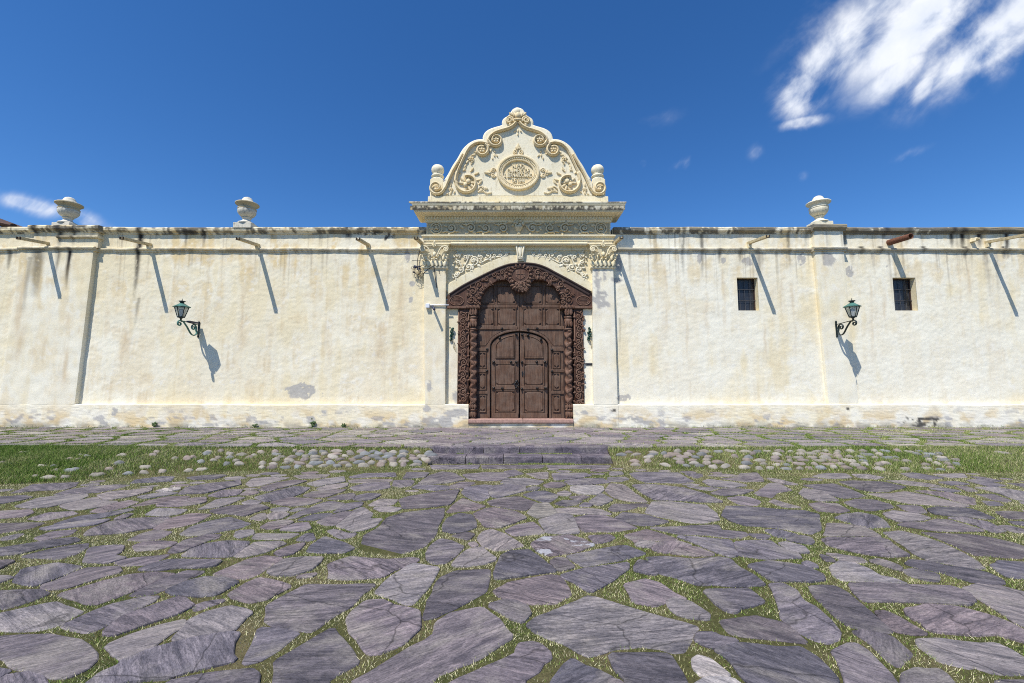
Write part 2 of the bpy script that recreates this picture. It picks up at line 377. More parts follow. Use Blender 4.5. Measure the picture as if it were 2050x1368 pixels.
def bank_z(X, Y):
    yf = bank_front(X); q = np.clip((Y-yf)/(Y_EDGE+.06-yf), 0, 1)
    return SOILZ+(TZ-.015-SOILZ)*(q**.8*(1-.12*q)+.12*q)+.03*(fbm(X*1.6, Y*3, 5)-.5)*np.sin(np.pi*q)+.012*(fbm(X*7, Y*7, 9)-.5)
def make_bank(x0, x1, label):
    xs = np.arange(x0, x1+.001, .1) if x1 > x0 else None; n = 12; V = []; Fc = []
    for X in xs:
        yf = float(bank_front(X))
        for j in range(n+1):
            Y = yf-.04+(Y_EDGE+.06-yf+.04)*j/n; V.append((X, Y, float(bank_z(X, Y))))
    for i in range(len(xs)-1):
        for j in range(n): a = i*(n+1)+j; Fc.append((a, a+n+1, a+n+2, a+1))
    m = MB(); m.add(V, Fc); o = m.build('grass_bank', SOIL, None, True); return tag(o, label, kind='structure')
bank_l = make_bank(-18, XS0-.01, 'sloping grass bank set with cobbles left of the steps')
bank_r = make_bank(XS1+.01, 18, 'sloping grass bank set with cobbles right of the steps')

# ------------------------------------------------------------------ paving stones
TONE = {'d': (.108, .101, .114), 'm': (.146, .133, .146), 'p': (.165, .141, .150), 'l': (.205, .188, .186), 'w': (.34, .32, .305), 'w2': (.25, .235, .205)}
def poly_area(p): return .5*sum(p[i][0]*p[(i+1) % len(p)][1]-p[(i+1) % len(p)][0]*p[i][1] for i in range(len(p)))
GROW = [0.0]
def rough_outline(p, seg, amp, seed):
    if poly_area(p) < 0: p = p[::-1]
    q = []
    for i in range(len(p)):                                       # knock the corners off
        a, b = np.array(p[i]), np.array(p[(i+1) % len(p)]); l = np.linalg.norm(b-a)
        if l < 1e-4: continue
        c = min(.12, .016/l) if l > .02 else .3
        q += [a+(b-a)*c, a+(b-a)*(1-c)]
    out = []
    for i in range(len(q)):
        a, b = q[i], q[(i+1) % len(q)]; l = np.linalg.norm(b-a); k = max(1, int(l/seg))
        for j in range(k): out.append(a+(b-a)*j/k)
    out = np.array(out)
    dx = fbm(out[:, 0]*9, out[:, 1]*9, seed, 3)-.5; dy = fbm(out[:, 0]*9+40, out[:, 1]*9, seed+3, 3)-.5
    nx = np.roll(out, -1, 0)-np.roll(out, 1, 0); nr = np.stack([nx[:, 1], -nx[:, 0]], 1); nr /= np.maximum(np.linalg.norm(nr, axis=1, keepdims=True), 1e-6)
    return out+np.stack([dx, dy], 1)*amp*2+nr*GROW[0]
def stone_verts(out, z, tilt, seed, th=.06, inset=.006, drop=.005):
    c = out.mean(0); n = len(out)
    nx = np.roll(out, -1, 0)-np.roll(out, 1, 0); nrm = np.stack([-nx[:, 1], nx[:, 0]], 1); nrm /= np.maximum(np.linalg.norm(nrm, axis=1, keepdims=True), 1e-6)
    ins = out+nrm*inset*(.5+vn(out[:, 0]*14, out[:, 1]*14, seed)[:, None])
    zz = lambda p: z+(p[:, 0]-c[0])*tilt[0]+(p[:, 1]-c[1])*tilt[1]
    V = np.concatenate([np.column_stack([out-nrm*.006, np.full(n, z-th)]), np.column_stack([out, zz(out)-drop]), np.column_stack([ins, zz(ins)])])
    Fc = []
    for r in range(2):
        for i in range(n): k = (i+1) % n; Fc.append((r*n+i, r*n+k, (r+1)*n+k, (r+1)*n+i))
    Fc.append(tuple(range(2*n, 3*n)))
    return V.tolist(), Fc
GX0, GX1, GY0, GY1, GS = -17.0, 17.0, -12.6, 0.1, .02                # raster of where stone covers the ground
NXg, NYg = int((GX1-GX0)/GS), int((GY1-GY0)/GS)
def inside(p, X, Y):
    c = np.zeros(X.shape, bool); n = len(p)
    for i in range(n):
        x0, y0 = p[i]; x1, y1 = p[(i+1) % n]
        if y0 == y1: continue
        c ^= ((y0 > Y) != (y1 > Y)) & (X < (x1-x0)*(Y-y0)/(y1-y0)+x0)
    return c
def raster(mask, p, val=True, test=False):
    p = np.asarray(p); i0, i1 = int((p[:, 0].min()-GX0)/GS), int((p[:, 0].max()-GX0)/GS)+1; j0, j1 = int((p[:, 1].min()-GY0)/GS), int((p[:, 1].max()-GY0)/GS)+1
    i0, i1, j0, j1 = max(i0, 0), min(i1, NXg), max(j0, 0), min(j1, NYg)
    if i0 >= i1 or j0 >= j1: return 0.0
    X, Y = np.meshgrid(GX0+(np.arange(i0, i1)+.5)*GS, GY0+(np.arange(j0, j1)+.5)*GS)
    c = inside(p, X, Y)
    if test: return (mask[j0:j1, i0:i1] & c).sum()/max(1, c.sum())
    mask[j0:j1, i0:i1] |= c; return 0.0
low = np.zeros((NYg, NXg), bool); ter = np.zeros((NYg, NXg), bool)
def lay_stone(p, tone, parent, z, mask, seed, amp=.012, seg=.055, tilt=.012, name='paving_stone'):
    out = rough_outline(p, seg, amp, seed)
    V, Fc = stone_verts(out, z+random.uniform(-.004, .008), (random.uniform(-tilt, tilt), random.uniform(-tilt, tilt)), seed)
    me = bpy.data.meshes.new(name); me.from_pydata(V, [], Fc); me.update(); o = link(name, me, parent, SLATE_L if tone == 'pl' else SLATE); tone = tone[0] if tone == 'pl' else tone
    j = random.uniform(.86, 1.16); w = random.uniform(-.008, .016); j *= 1.25 if parent == terrace else 1.0; o.color = (max(.02, TONE[tone][0]*j+w*.5), TONE[tone][1]*j, max(.02, TONE[tone][2]*j-w*.5), 1)
    raster(mask, out); return o
STONES = """
d -12,1184 74,1181 96,1188 66,1201 12,1218 -12,1216
p 116,1190 210,1162 260,1150 312,1144 352,1148 320,1160 276,1178 236,1194 190,1210 156,1201
l -12,1230 60,1214 112,1204 128,1210 168,1224 140,1236 120,1250 84,1259 50,1262 -12,1258
m 124,1250 180,1224 220,1210 280,1196 318,1193 308,1204 260,1226 220,1248 180,1264 164,1264 128,1254
p 212,1262 248,1234 300,1216 352,1197 368,1198 388,1212 354,1228 300,1246 260,1260 230,1271 212,1270
m 260,1190 284,1178 320,1162 370,1142 410,1144 356,1168 328,1180 306,1188 268,1192
d 332,1182 370,1165 412,1154 450,1157 478,1164 458,1176 436,1189 398,1193 348,1190
m -12,1274 70,1270 96,1268 120,1272 164,1278 176,1290 192,1306 190,1322 170,1340 140,1354 112,1354 60,1340 36,1336 6,1314 -12,1310
m -12,1338 18,1342 0,1354 -12,1358
l 374,1244 412,1226 460,1214 488,1220 504,1226 488,1240 470,1262 450,1264 392,1272 352,1280 350,1274 370,1254
m 248,1322 296,1304 340,1290 392,1277 460,1266 478,1268 468,1288 464,1310 472,1320 440,1330 380,1342 340,1356 260,1362 236,1374 170,1374 200,1350 236,1334
l 212,1292 260,1272 320,1252 368,1241 368,1252 340,1268 300,1298 246,1320 226,1306
d 338,1366 410,1350 460,1344 506,1340 516,1348 512,1376 338,1376
p 458,1188 490,1168 518,1157 538,1159 562,1166 582,1174 556,1186 534,1198 504,1206 484,1201 468,1196
m 410,1203 444,1199 446,1203 418,1212 390,1222 386,1212
m 534,1212 570,1192 614,1170 670,1172 722,1170 754,1169 722,1190 706,1210 670,1230 634,1256 622,1262 586,1258 550,1250 530,1242 536,1226
m 522,1254 562,1256 600,1264 584,1278 550,1304 522,1320 494,1326 488,1322 506,1290
d 666,1256 678,1274 706,1300 718,1326 690,1342 660,1358 658,1376 548,1376 554,1342 550,1322 590,1302 628,1278
p 730,1204 766,1200 790,1214 822,1218 838,1222 840,1256 808,1288 766,1306 738,1310 716,1282 700,1262 694,1238 706,1224
l 750,1186 782,1154 826,1128 878,1136 868,1154 858,1174 826,1208 812,1208 786,1196 768,1192
d 882,1156 910,1142 980,1138 978,1162 972,1184 948,1196 908,1218 868,1236 848,1238 858,1202 872,1174
p 990,1182 1020,1166 1060,1158 1104,1150 1120,1152 1134,1170 1142,1189 1110,1208 1060,1208 1020,1200 1000,1193
d 978,1211 1010,1202 1032,1204 1056,1214 1064,1228 1048,1244 1028,1238 1004,1226
m 872,1244 904,1227 968,1215 980,1228 1000,1242 1028,1274 996,1294 960,1314 928,1328 874,1350 858,1376 680,1376 740,1342 784,1316 820,1294 852,1280 870,1266
p 1034,1296 1042,1286 1066,1284 1084,1288 1098,1302 1102,1316 1086,1328 1078,1342 1060,1356 1052,1360 1046,1376 886,1376 916,1360 972,1334 1010,1318 1032,1306
l 1054,1250 1072,1236 1104,1224 1148,1204 1176,1192 1196,1194 1232,1206 1260,1214 1320,1232 1364,1242 1400,1254 1386,1270 1380,1278 1368,1302 1344,1304 1320,1296 1280,1292 1232,1296 1180,1312 1160,1304 1132,1288 1096,1276 1068,1262
d 1148,1316 1170,1330 1200,1340 1226,1352 1250,1376 1098,1376 1110,1352 1132,1328
d 1220,1310 1280,1309 1340,1311 1360,1342 1376,1376 1258,1376 1254,1360 1230,1338
p 1250,1170 1290,1159 1318,1166 1350,1186 1374,1198 1346,1200 1334,1200 1314,1212 1268,1204 1260,1186
l 1336,1203 1350,1197 1382,1203 1406,1218 1420,1228 1418,1240 1382,1236 1358,1230 1340,1218
d 1410,1182 1450,1181 1498,1178 1514,1192 1532,1204 1506,1212 1484,1216 1472,1226 1454,1222 1434,1208
d 1442,1240 1490,1236 1514,1232 1542,1238 1566,1244 1590,1262 1618,1286 1582,1282 1530,1276 1482,1272 1462,1268
d 1432,1299 1480,1287 1520,1292 1562,1298 1606,1299 1640,1320 1658,1338 1678,1360 1670,1376 1510,1376 1480,1344 1460,1320
m 1390,1280 1398,1266 1430,1268 1442,1274 1478,1281 1470,1286 1430,1296 1410,1288
w 1388,1320 1400,1314 1422,1322 1442,1338 1458,1351 1416,1352 1400,1350 1390,1336
w 1416,1356 1468,1358 1490,1376 1390,1376
m 1218,1356 1240,1360 1256,1376 1218,1376
m 1540,1170 1566,1169 1594,1182 1600,1194 1610,1204 1634,1216 1660,1238 1682,1262 1676,1278 1656,1286 1626,1278 1598,1262 1568,1240 1560,1220 1554,1194
d 1620,1172 1652,1170 1674,1172 1700,1188 1726,1210 1770,1248 1784,1265 1752,1263 1700,1252 1676,1236 1652,1212 1628,1192
m 1698,1168 1760,1168 1820,1172 1908,1176 1936,1188 1952,1202 1940,1210 1880,1206 1820,1204 1752,1202 1730,1203 1714,1188
d 1708,1264 1728,1260 1768,1268 1788,1274 1806,1290 1826,1306 1812,1316 1800,1334 1780,1322 1752,1294 1736,1280
p 1752,1224 1772,1222 1796,1234 1830,1252 1858,1268 1820,1268 1792,1262 1772,1246
p 1812,1220 1860,1212 1920,1216 1980,1232 2020,1248 2064,1270 2064,1288 2032,1280 1990,1268 1948,1270 1900,1266 1860,1262 1844,1246 1820,1234
l 1928,1176 1960,1166 1990,1167 2060,1186 2080,1262 2040,1250 2010,1230 1980,1210 1952,1194
l 1834,1278 1880,1278 1960,1288 1996,1288 2030,1302 2064,1326 2064,1344 2016,1348 1980,1344 1952,1334 1934,1336 1884,1324 1860,1308 1840,1294
m 1666,1304 1696,1288 1716,1288 1734,1300 1760,1326 1784,1352 1800,1376 1698,1376 1686,1340 1674,1318
d 1804,1348 1832,1336 1856,1340 1876,1338 1892,1350 1916,1376 1808,1376
m 2000,1362 2060,1360 2060,1376 1996,1376
d 48,1137 112,1126 166,1133 140,1146 108,1158 74,1171 46,1169 26,1164
m 82,1172 112,1162 168,1138 238,1134 240,1145 180,1162 128,1178 90,1178
m 24,987 66,970 112,968 156,966 148,974 130,980 88,981 60,983
m 108,990 140,980 180,974 236,970 260,971 224,980 200,985 160,988
d -12,996 50,992 64,996 30,1004 -12,1010
l 32,1014 76,998 124,992 172,990 176,993 156,1002 100,1014 66,1017
l 196,991 220,985 268,981 304,976 300,983 260,994 212,1001
l 120,1012 156,1002 194,995 200,1002 236,1004 212,1012 164,1020 144,1020
p -12,1024 60,1020 66,1026 48,1034 -12,1038
w 312,983 330,978 358,976 360,980 328,985
l 276,995 312,988 340,985 356,987 330,992 288,998
p 180,1024 216,1010 260,1001 276,1005 248,1016 208,1025
p 262,1014 296,1002 336,994 372,993 380,995 330,1004 296,1010
p 314,1010 350,1002 410,996 412,1004 396,1009 360,1013 320,1013
m 360,989 372,976 420,968 480,962 480,970 450,978 412,987
l 292,1030 312,1018 340,1018 374,1020 360,1028 328,1032
m 170,1072 180,1060 220,1044 260,1038 300,1036 340,1034 328,1044 308,1056 280,1060 250,1066 212,1068
p 308,1058 336,1040 380,1029 412,1030 422,1030 392,1046 360,1054 330,1058
d 360,1070 380,1056 412,1044 460,1034 502,1048 480,1056 440,1064 410,1070 380,1072
p 56,1038 96,1026 144,1024 154,1028 120,1036 84,1042
d 108,1048 160,1032 212,1026 260,1018 268,1020 232,1030 180,1040 128,1049
d -12,1048 40,1046 90,1046 72,1054 24,1064 -12,1068
m 80,1058 112,1051 164,1043 220,1039 208,1044 192,1050 164,1053 100,1060
m 228,1040 250,1030 268,1028 250,1037
p 70,1076 104,1064 152,1060 144,1068 112,1076 88,1082
l 4,1076 36,1068 48,1068 28,1078 6,1080
d -12,1100 52,1090 112,1080 150,1076 162,1082 132,1089 80,1098 40,1108 -12,1112
d 42,1114 86,1102 132,1092 176,1086 174,1096 152,1108 120,1118 88,1116
m 256,1080 284,1068 312,1061 344,1064 328,1074 312,1080 280,1082
p 266,1092 288,1085 320,1083 354,1086 340,1094 312,1100 276,1102
m 170,1124 180,1096 208,1092 248,1092 240,1106 226,1112 252,1117 216,1126
p 338,1106 348,1094 370,1082 412,1072 432,1070 440,1073 412,1084 380,1098 360,1105
p 228,1126 260,1116 312,1112 338,1110 320,1120 290,1130 250,1132
m 274,1140 304,1128 340,1121 412,1121 444,1122 430,1132 410,1134 360,1136 310,1141
m 364,1112 380,1100 412,1088 450,1082 500,1083 494,1092 464,1114 412,1114
d -12,1124 20,1122 26,1124 4,1136 -12,1142
d -12,1152 16,1152 24,1155 0,1166 -12,1168
d 410,952 446,950 452,952 430,959 390,960 374,956
l 450,956 478,953 494,956 478,960 454,960
l 492,968 506,958 538,955 580,956 550,964 522,972 502,974
m 522,976 554,966 590,961 614,963 590,970 562,977
l 588,952 622,949 660,950 650,956 602,958
l 616,968 646,960 688,955 690,964 660,969 634,974
l 634,978 660,971 696,967 694,973 666,980 642,981
m 700,954 730,948 790,947 792,954 750,954 706,957
l 698,961 730,959 786,959 782,963 730,966 702,966
m 702,976 730,968 778,965 780,976 750,981 712,982
m 786,972 790,961 822,960 828,962 822,972 802,975
p 418,992 446,982 486,980 476,990 440,995
p 482,990 494,981 510,982 518,986 500,991
m 514,980 534,978 556,978 538,983
l 398,1020 434,1000 478,995 490,996 470,1004 442,1014
m 510,996 538,988 590,974 620,977 606,986 582,996 534,1004
l 486,1006 502,1000 524,1004 514,1009 494,1010
m 608,992 626,984 660,982 692,979 682,985 650,995 618,995
m 654,998 678,991 706,987 711,992 700,999 670,1000
m 706,999 718,992 738,988 762,990 746,999 722,1002
p 542,1006 582,997 610,998 646,1002 618,1010 586,1013 558,1010
d 420,1023 462,1014 522,1011 538,1017 514,1024 490,1033 460,1028 436,1028
l 542,1020 566,1016 580,1018 574,1023 550,1024
l 580,1022 594,1016 614,1017 590,1023
l 500,1038 522,1028 530,1028 532,1038 522,1041
l 534,1032 550,1026 570,1026 578,1030 562,1038 542,1039
d 574,1038 602,1024 646,1006 660,1003 690,1007 676,1018 650,1022 606,1030 594,1036
d 596,1041 626,1030 666,1027 658,1034 630,1041
m 668,1026 694,1009 726,1006 722,1013 694,1021
l 738,1012 760,999 796,1000 786,1010 766,1013
l 748,1017 770,1015 804,1017 790,1024 762,1023
p 520,1056 538,1047 570,1041 588,1044 570,1054 546,1059
p 560,1060 590,1048 616,1046 622,1057 610,1062 586,1063
m 634,1045 660,1033 690,1024 704,1024 680,1044 670,1051 654,1051
l 674,1052 690,1040 710,1020 726,1014 746,1028 738,1038 764,1038 750,1052 730,1060 706,1063 694,1058
m 656,1062 670,1059 698,1067 712,1066 706,1074 686,1078 666,1070
l 470,1072 476,1062 506,1060 505,1070 482,1076
l 507,1076 514,1068 550,1068 600,1067 582,1076 550,1079 514,1078
p 398,1084 426,1070 442,1070 434,1078 406,1083
m 594,1080 612,1068 624,1068 630,1078 622,1082 602,1082
l 510,1084 562,1083 570,1088 534,1104 490,1114 468,1114
p 550,1106 578,1094 610,1086 602,1098 586,1108 562,1112
d 614,1104 622,1092 650,1074 682,1084 710,1098 686,1106 650,1106
d 722,1094 730,1070 758,1056 776,1036 810,1026 850,1022 890,1018 886,1034 876,1054 868,1076 844,1096 790,1112 750,1104 724,1100
p 426,1148 470,1130 498,1118 534,1112 566,1117 538,1134 518,1148 498,1157 460,1156
l 534,1144 570,1120 610,1116 646,1115 640,1126 622,1140 582,1152 546,1150
p 590,1156 614,1150 636,1148 622,1155
p 658,1128 702,1114 782,1120 822,1116 840,1118 826,1130 790,1140 766,1154 734,1157 706,1159 660,1157
m 816,946 858,947 850,955 808,958
m 838,968 860,952 884,944 908,947 930,960 900,966 860,969
m 826,976 836,970 896,973 899,979 870,982
m 898,974 924,965 950,966 932,976 904,978
m 926,950 968,946 1012,946 1020,953 1000,962 968,962 940,959
m 1010,944 1030,940 1048,948 1024,953
l 1002,966 1012,958 1050,957 1088,963 1076,970 1040,972
l 1054,948 1096,945 1096,958 1076,957
m 1106,948 1172,947 1184,952 1148,958 1110,961
m 1130,964 1160,959 1206,958 1220,966 1180,970 1140,970
p 1088,972 1104,966 1124,966 1132,971 1120,976 1096,976
d 1054,978 1068,974 1082,976 1072,981 1056,981
w 1144,974 1168,972 1206,973 1208,980 1196,990 1160,989 1144,982
d 820,994 860,988 918,981 910,998 900,1010 860,1015 808,1018 800,1000
m 926,986 932,976 968,971 985,972 975,984 980,994 964,1002 952,1002 932,992
m 979,984 989,972 1020,970 1050,973 1052,982 1020,990 996,996 986,994
d 1048,990 1070,983 1092,982 1116,990 1116,994 1096,1006 1080,1002
l 1116,988 1132,983 1144,988 1140,992 1124,992
m 1140,995 1168,992 1180,994 1164,1000 1148,999
d 1110,1008 1128,1001 1166,1002 1152,1010 1132,1013
l 1180,1004 1204,988 1226,1000 1216,1006 1200,1012 1188,1010
m 1160,1014 1172,1007 1184,1010 1180,1014
p 894,1026 908,1010 926,997 948,1006 972,1013 948,1021 912,1024
d 976,1004 1000,997 1036,993 1056,1000 1076,1006 1060,1016 1050,1022 1012,1016 984,1011
p 948,1028 972,1017 992,1016 1032,1024 1054,1036 1032,1045 1000,1056 972,1054 960,1040
w2 1056,1026 1072,1009 1096,1007 1108,1020 1114,1028 1088,1035 1072,1036
l 1110,1018 1148,1016 1200,1020 1226,1030 1180,1028 1120,1028
d 886,1056 896,1038 920,1028 944,1032 952,1046 952,1056 932,1063 908,1067 888,1064
d 906,1072 936,1065 950,1068 938,1080 920,1076
p 1012,1062 1032,1052 1066,1044 1080,1054 1090,1066 1060,1070 1028,1072
l 1079,1042 1120,1030 1145,1032 1151,1046 1160,1066 1124,1068 1095,1066
p 1150,1036 1180,1030 1212,1032 1246,1044 1276,1056 1232,1063 1167,1064
l 956,1078 968,1064 984,1060 1010,1068 1036,1084 1048,1092 1012,1100 992,1101 968,1094
pl 1064,1088 1088,1076 1140,1072 1168,1080 1190,1090 1160,1102 1120,1110 1094,1112 1076,1102
p 1178,1072 1220,1070 1230,1076 1216,1084 1192,1088
m 856,1106 864,1090 882,1078 904,1082 928,1094 912,1112 890,1128 866,1127 856,1118
l 906,1132 914,1120 938,1100 964,1096 982,1110 994,1120 972,1128 932,1133
p 938,1088 950,1086 956,1092 948,1095
d 990,1148 1004,1112 1020,1104 1060,1101 1076,1114 1100,1132 1116,1144 1080,1147 1032,1154 994,1159
d 1102,1124 1116,1118 1132,1119 1150,1134 1132,1140 1120,1142
d 1134,1114 1180,1104 1232,1094 1252,1092 1280,1102 1294,1108 1260,1116 1232,1122 1200,1128 1168,1134 1148,1122
m 1122,1152 1160,1140 1230,1130 1258,1126 1256,1138 1230,1158 1180,1186 1168,1178 1148,1164
m 1260,948 1280,945 1358,946 1374,956 1390,964 1358,967 1290,965 1274,958
m 1370,948 1404,948 1406,953 1394,957
l 1222,944 1244,944 1248,949 1222,952
l 1218,956 1252,955 1258,959 1242,964 1218,964
l 1418,952 1442,949 1462,950 1480,953 1450,954
m 1442,958 1478,956 1482,948 1514,946 1524,956 1528,963 1490,964
l 1408,964 1418,960 1470,966 1496,972 1466,976 1422,973
m 1374,973 1402,974 1440,977 1422,982 1402,979
m 1424,988 1446,979 1480,979 1508,981 1488,988 1450,992
m 1266,970 1290,968 1330,972 1370,977 1406,988 1446,1005 1410,1005 1350,1001 1310,1000 1286,986
l 1212,982 1222,968 1248,970 1272,988 1296,1005 1258,1003 1230,996
p 1456,997 1480,993 1500,995 1522,1003 1514,1011 1482,1010
p 1510,987 1542,968 1558,968 1584,981 1554,986 1542,998 1526,996
l 1536,958 1558,960 1598,970 1574,970 1550,964
l 1540,1003 1550,999 1570,1006 1604,1016 1568,1015
l 1600,988 1610,978 1642,982 1678,1002 1642,1003 1614,998
d 1230,1009 1258,1009 1274,1015 1258,1020 1230,1024 1218,1020
d 1260,1008 1296,1008 1298,1014 1277,1014
l 1292,1026 1306,1004 1342,1004 1414,1011 1418,1016 1434,1026 1440,1040 1414,1046 1382,1046 1342,1038 1314,1032
d 1232,1036 1248,1026 1290,1030 1338,1044 1310,1051 1280,1052 1250,1044
d 1446,1032 1456,1014 1490,1014 1570,1020 1610,1021 1638,1028 1642,1060 1620,1068 1570,1058 1530,1054 1490,1051 1468,1044
p 1620,1009 1642,1007 1676,1009 1698,1022 1678,1026 1636,1022
m 1300,1056 1358,1054 1406,1051 1438,1050 1442,1060 1490,1064 1498,1070 1482,1076 1466,1076 1410,1070 1354,1068 1326,1062
p 1250,1073 1294,1060 1330,1070 1358,1080 1326,1083 1280,1079 1274,1087 1266,1080
l 1272,1091 1280,1081 1314,1086 1300,1096
p 1304,1097 1318,1087 1358,1084 1386,1093 1354,1098 1338,1107 1310,1102
p 1342,1108 1358,1099 1394,1095 1430,1110 1390,1112
m 1354,1074 1410,1078 1462,1082 1476,1112 1462,1114 1426,1102 1390,1086
m 1471,1084 1498,1081 1542,1082 1558,1094 1598,1108 1602,1116 1530,1118 1481,1112
l 1559,1088 1574,1085 1610,1094 1620,1106 1594,1106 1578,1100
m 1498,1068 1530,1069 1542,1072 1530,1078 1514,1076
d 1530,1060 1558,1060 1598,1070 1570,1077 1550,1072
d 1574,1080 1600,1072 1622,1076 1628,1084 1622,1090 1594,1084
m 1606,1128 1618,1124 1632,1130 1636,1136 1618,1134
d 1498,1132 1542,1124 1582,1129 1610,1134 1646,1150 1650,1160 1620,1163 1550,1162 1530,1154 1514,1142
d 1270,1134 1280,1122 1296,1126 1316,1149 1300,1149 1272,1142
d 1292,1114 1330,1112 1390,1119 1442,1114 1462,1118 1478,1134 1510,1152 1532,1170 1478,1174 1432,1168 1400,1171 1378,1164 1350,1154 1318,1147 1306,1132
l 1640,950 1656,948 1692,949 1704,956 1664,958 1628,954
l 1706,949 1736,948 1770,955 1752,959 1720,956
d 1680,964 1706,962 1768,965 1812,975 1796,979 1772,984 1744,984 1716,978
m 1608,971 1636,969 1668,967 1700,978 1732,992 1720,995 1686,997 1660,990 1636,980
l 1774,962 1812,962 1860,968 1884,973 1860,974 1820,971
m 1804,948 1832,947 1888,956 1860,960 1824,956
l 1868,949 1928,948 1934,955 1900,956
m 1944,954 1968,955 2010,963 1980,964
m 1936,962 1960,960 2012,972 1984,975
m 1880,966 1912,964 1940,969 1904,971
l 1734,987 1786,987 1812,983 1852,990 1892,1000 1940,1013 1924,1015 1872,1011 1820,1008 1776,998
p 1830,982 1856,982 1900,986 1948,996 1952,1010 1932,1009 1888,994
m 1860,978 1888,977 1924,983 1900,985
m 1914,974 1932,974 1956,983 1940,984
l 1952,976 1992,976 2060,986 2060,1002 2032,1000 2004,988
m 1954,989 1988,988 2024,1002 2012,1005 1980,998
m 1690,1006 1716,1000 1752,1002 1780,1010 1788,1016 1760,1020 1736,1022 1708,1014
m 1796,1011 1840,1013 1854,1026 1828,1027 1812,1020
d 1858,1020 1876,1016 1940,1019 1964,1026 1992,1038 1968,1038 1936,1034 1896,1032 1866,1027
d 1672,1036 1688,1030 1720,1026 1752,1032 1768,1040 1780,1054 1744,1056 1716,1051 1688,1042
l 1770,1028 1788,1023 1832,1028 1862,1037 1840,1042 1796,1044 1778,1036
m 1796,1051 1816,1046 1852,1047 1876,1040 1900,1042 1936,1052 1970,1062 1940,1063 1880,1062 1832,1056
m 1896,1036 1928,1036 1980,1046 2012,1062 1988,1066 1952,1050
d 1992,1024 2020,1023 2060,1026 2060,1038 2016,1038
d 1968,1002 1996,1004 2008,1011 1980,1012
m 2000,1051 2020,1051 2060,1062 2060,1068 2024,1064
d 2020,1044 2060,1046 2060,1052 2032,1049
l 1654,1064 1658,1049 1676,1049 1724,1055 1748,1064 1760,1074 1720,1072 1650,1072
p 1646,1080 1658,1076 1716,1078 1760,1077 1780,1084 1800,1100 1820,1112 1780,1113 1740,1110 1690,1100 1660,1092
l 1652,1106 1680,1108 1724,1116 1736,1123 1716,1126 1680,1118
l 1740,1123 1756,1119 1780,1124 1804,1134 1800,1142 1768,1132
l 1768,1065 1804,1062 1836,1070 1860,1078 1890,1088 1928,1106 1952,1120 1972,1138 1940,1137 1900,1128 1860,1122 1832,1108 1808,1090 1780,1074
d 1844,1065 1912,1069 1952,1071 1992,1078 2032,1088 2064,1100 2064,1116 2028,1116 1980,1112 1948,1110 1932,1102 1912,1092 1880,1078
d 1812,1128 1820,1120 1860,1124 1892,1132 1940,1138 1980,1148 2004,1160 2008,1168 1968,1167 1936,1162 1906,1152 1880,1144 1836,1136
d 1810,1142 1828,1138 1876,1149 1878,1163 1852,1161 1820,1152
d 1984,1130 2000,1122 2060,1126 2064,1158 2020,1155 1996,1142
l 1662,1134 1680,1121 1704,1124 1736,1136 1760,1150 1792,1156 1820,1167 1780,1165 1740,1162 1688,1161 1670,1152
d 1644,1110 1664,1116 1670,1123 1652,1122
m 862,931 960,931 955,938 868,939
m 964,931 1090,931 1085,937 968,938
m 1095,931 1222,932 1215,938 1098,937
"""
k = 0
for ln in STONES.strip().split('\n'):
    c, *pp = ln.split(); k += 1
    P = [G(float(a.split(',')[0]), float(a.split(',')[1]), 0.0) for a in pp]
    dist_ = np.mean([q[1] for q in P])+D; GROW[0] = .009+.0012*dist_
    lay_stone(P, c, ground, 0.0, low, 100+k)
GROW[0] = 0.0
def voronoi(pts, box, aniso=1.0):
    pts = np.asarray(pts); cells = []
    for i, p in enumerate(pts):
        d = pts-p; dd = d[:, 0]**2+(d[:, 1]*aniso)**2; near = np.argsort(dd)[1:22]
        poly = [np.array(q, float) for q in ((box[0], box[2]), (box[1], box[2]), (box[1], box[3]), (box[0], box[3]))]
        for j in near:
            q = pts[j]; mid = (p+q)/2; nv = np.array([q[0]-p[0], (q[1]-p[1])*aniso**2]); new = []
            for a in range(len(poly)):
                A, B = poly[a], poly[(a+1) % len(poly)]; da, db = np.dot(A-mid, nv), np.dot(B-mid, nv)
                if da <= 0: new.append(A)
                if (da < 0) != (db < 0) and da != db: new.append(A+(B-A)*da/(da-db))
            poly = new
            if len(poly) < 3: break
        cells.append(poly)
    return cells
def shrink(poly, g):
    P = np.array(poly); c = P.mean(0); d = P-c; l = np.linalg.norm(d, axis=1, keepdims=True)
    return [tuple(q) for q in c+d*np.maximum(.4, (l-g)/np.maximum(l, 1e-6))]
# stones the photograph does not let one trace: filled in with the same slate, between and beyond the traced ones
xsub = MB(); pts = []
for a in np.arange(-15.5, 15.5, .72):
    for b in np.arange(-12.4, Y_FOOT+.6, .46): pts.append((a+random.uniform(-.26, .26)+(.36 if int(b*10) % 2 else 0), b+random.uniform(-.17, .17)))
frame = lambda X, Y: Y > -D+1.0 and abs(X) < (Y+D)*1.25+.3
for poly in voronoi(pts, (-16, 16, -12.5, Y_FOOT+1)):
    if len(poly) < 3: continue
    poly = shrink(poly, .035); P = np.array(poly); c = P.mean(0)
    if P[:, 1].max() > float(bank_front(c[0]))-.05 and not (XS0 < c[0] < XS1 and P[:, 1].max() < Y_FOOT-.03): continue
    if raster(low, poly, test=True) > .03: continue
    k += 1; t = random.choice('ddmmmppl')
    if frame(*c): lay_stone(poly, t, ground, -.002, low, 700+k)
    else:
        out = rough_outline(poly, .12, .012, k); xsub.add(*stone_verts(out, -.002, (0, 0), k)); raster(low, out)
o = xsub.build('paving_stone', SLATE, ground); o['kind'] = 'stuff'; o.color = (*TONE['m'], 1)
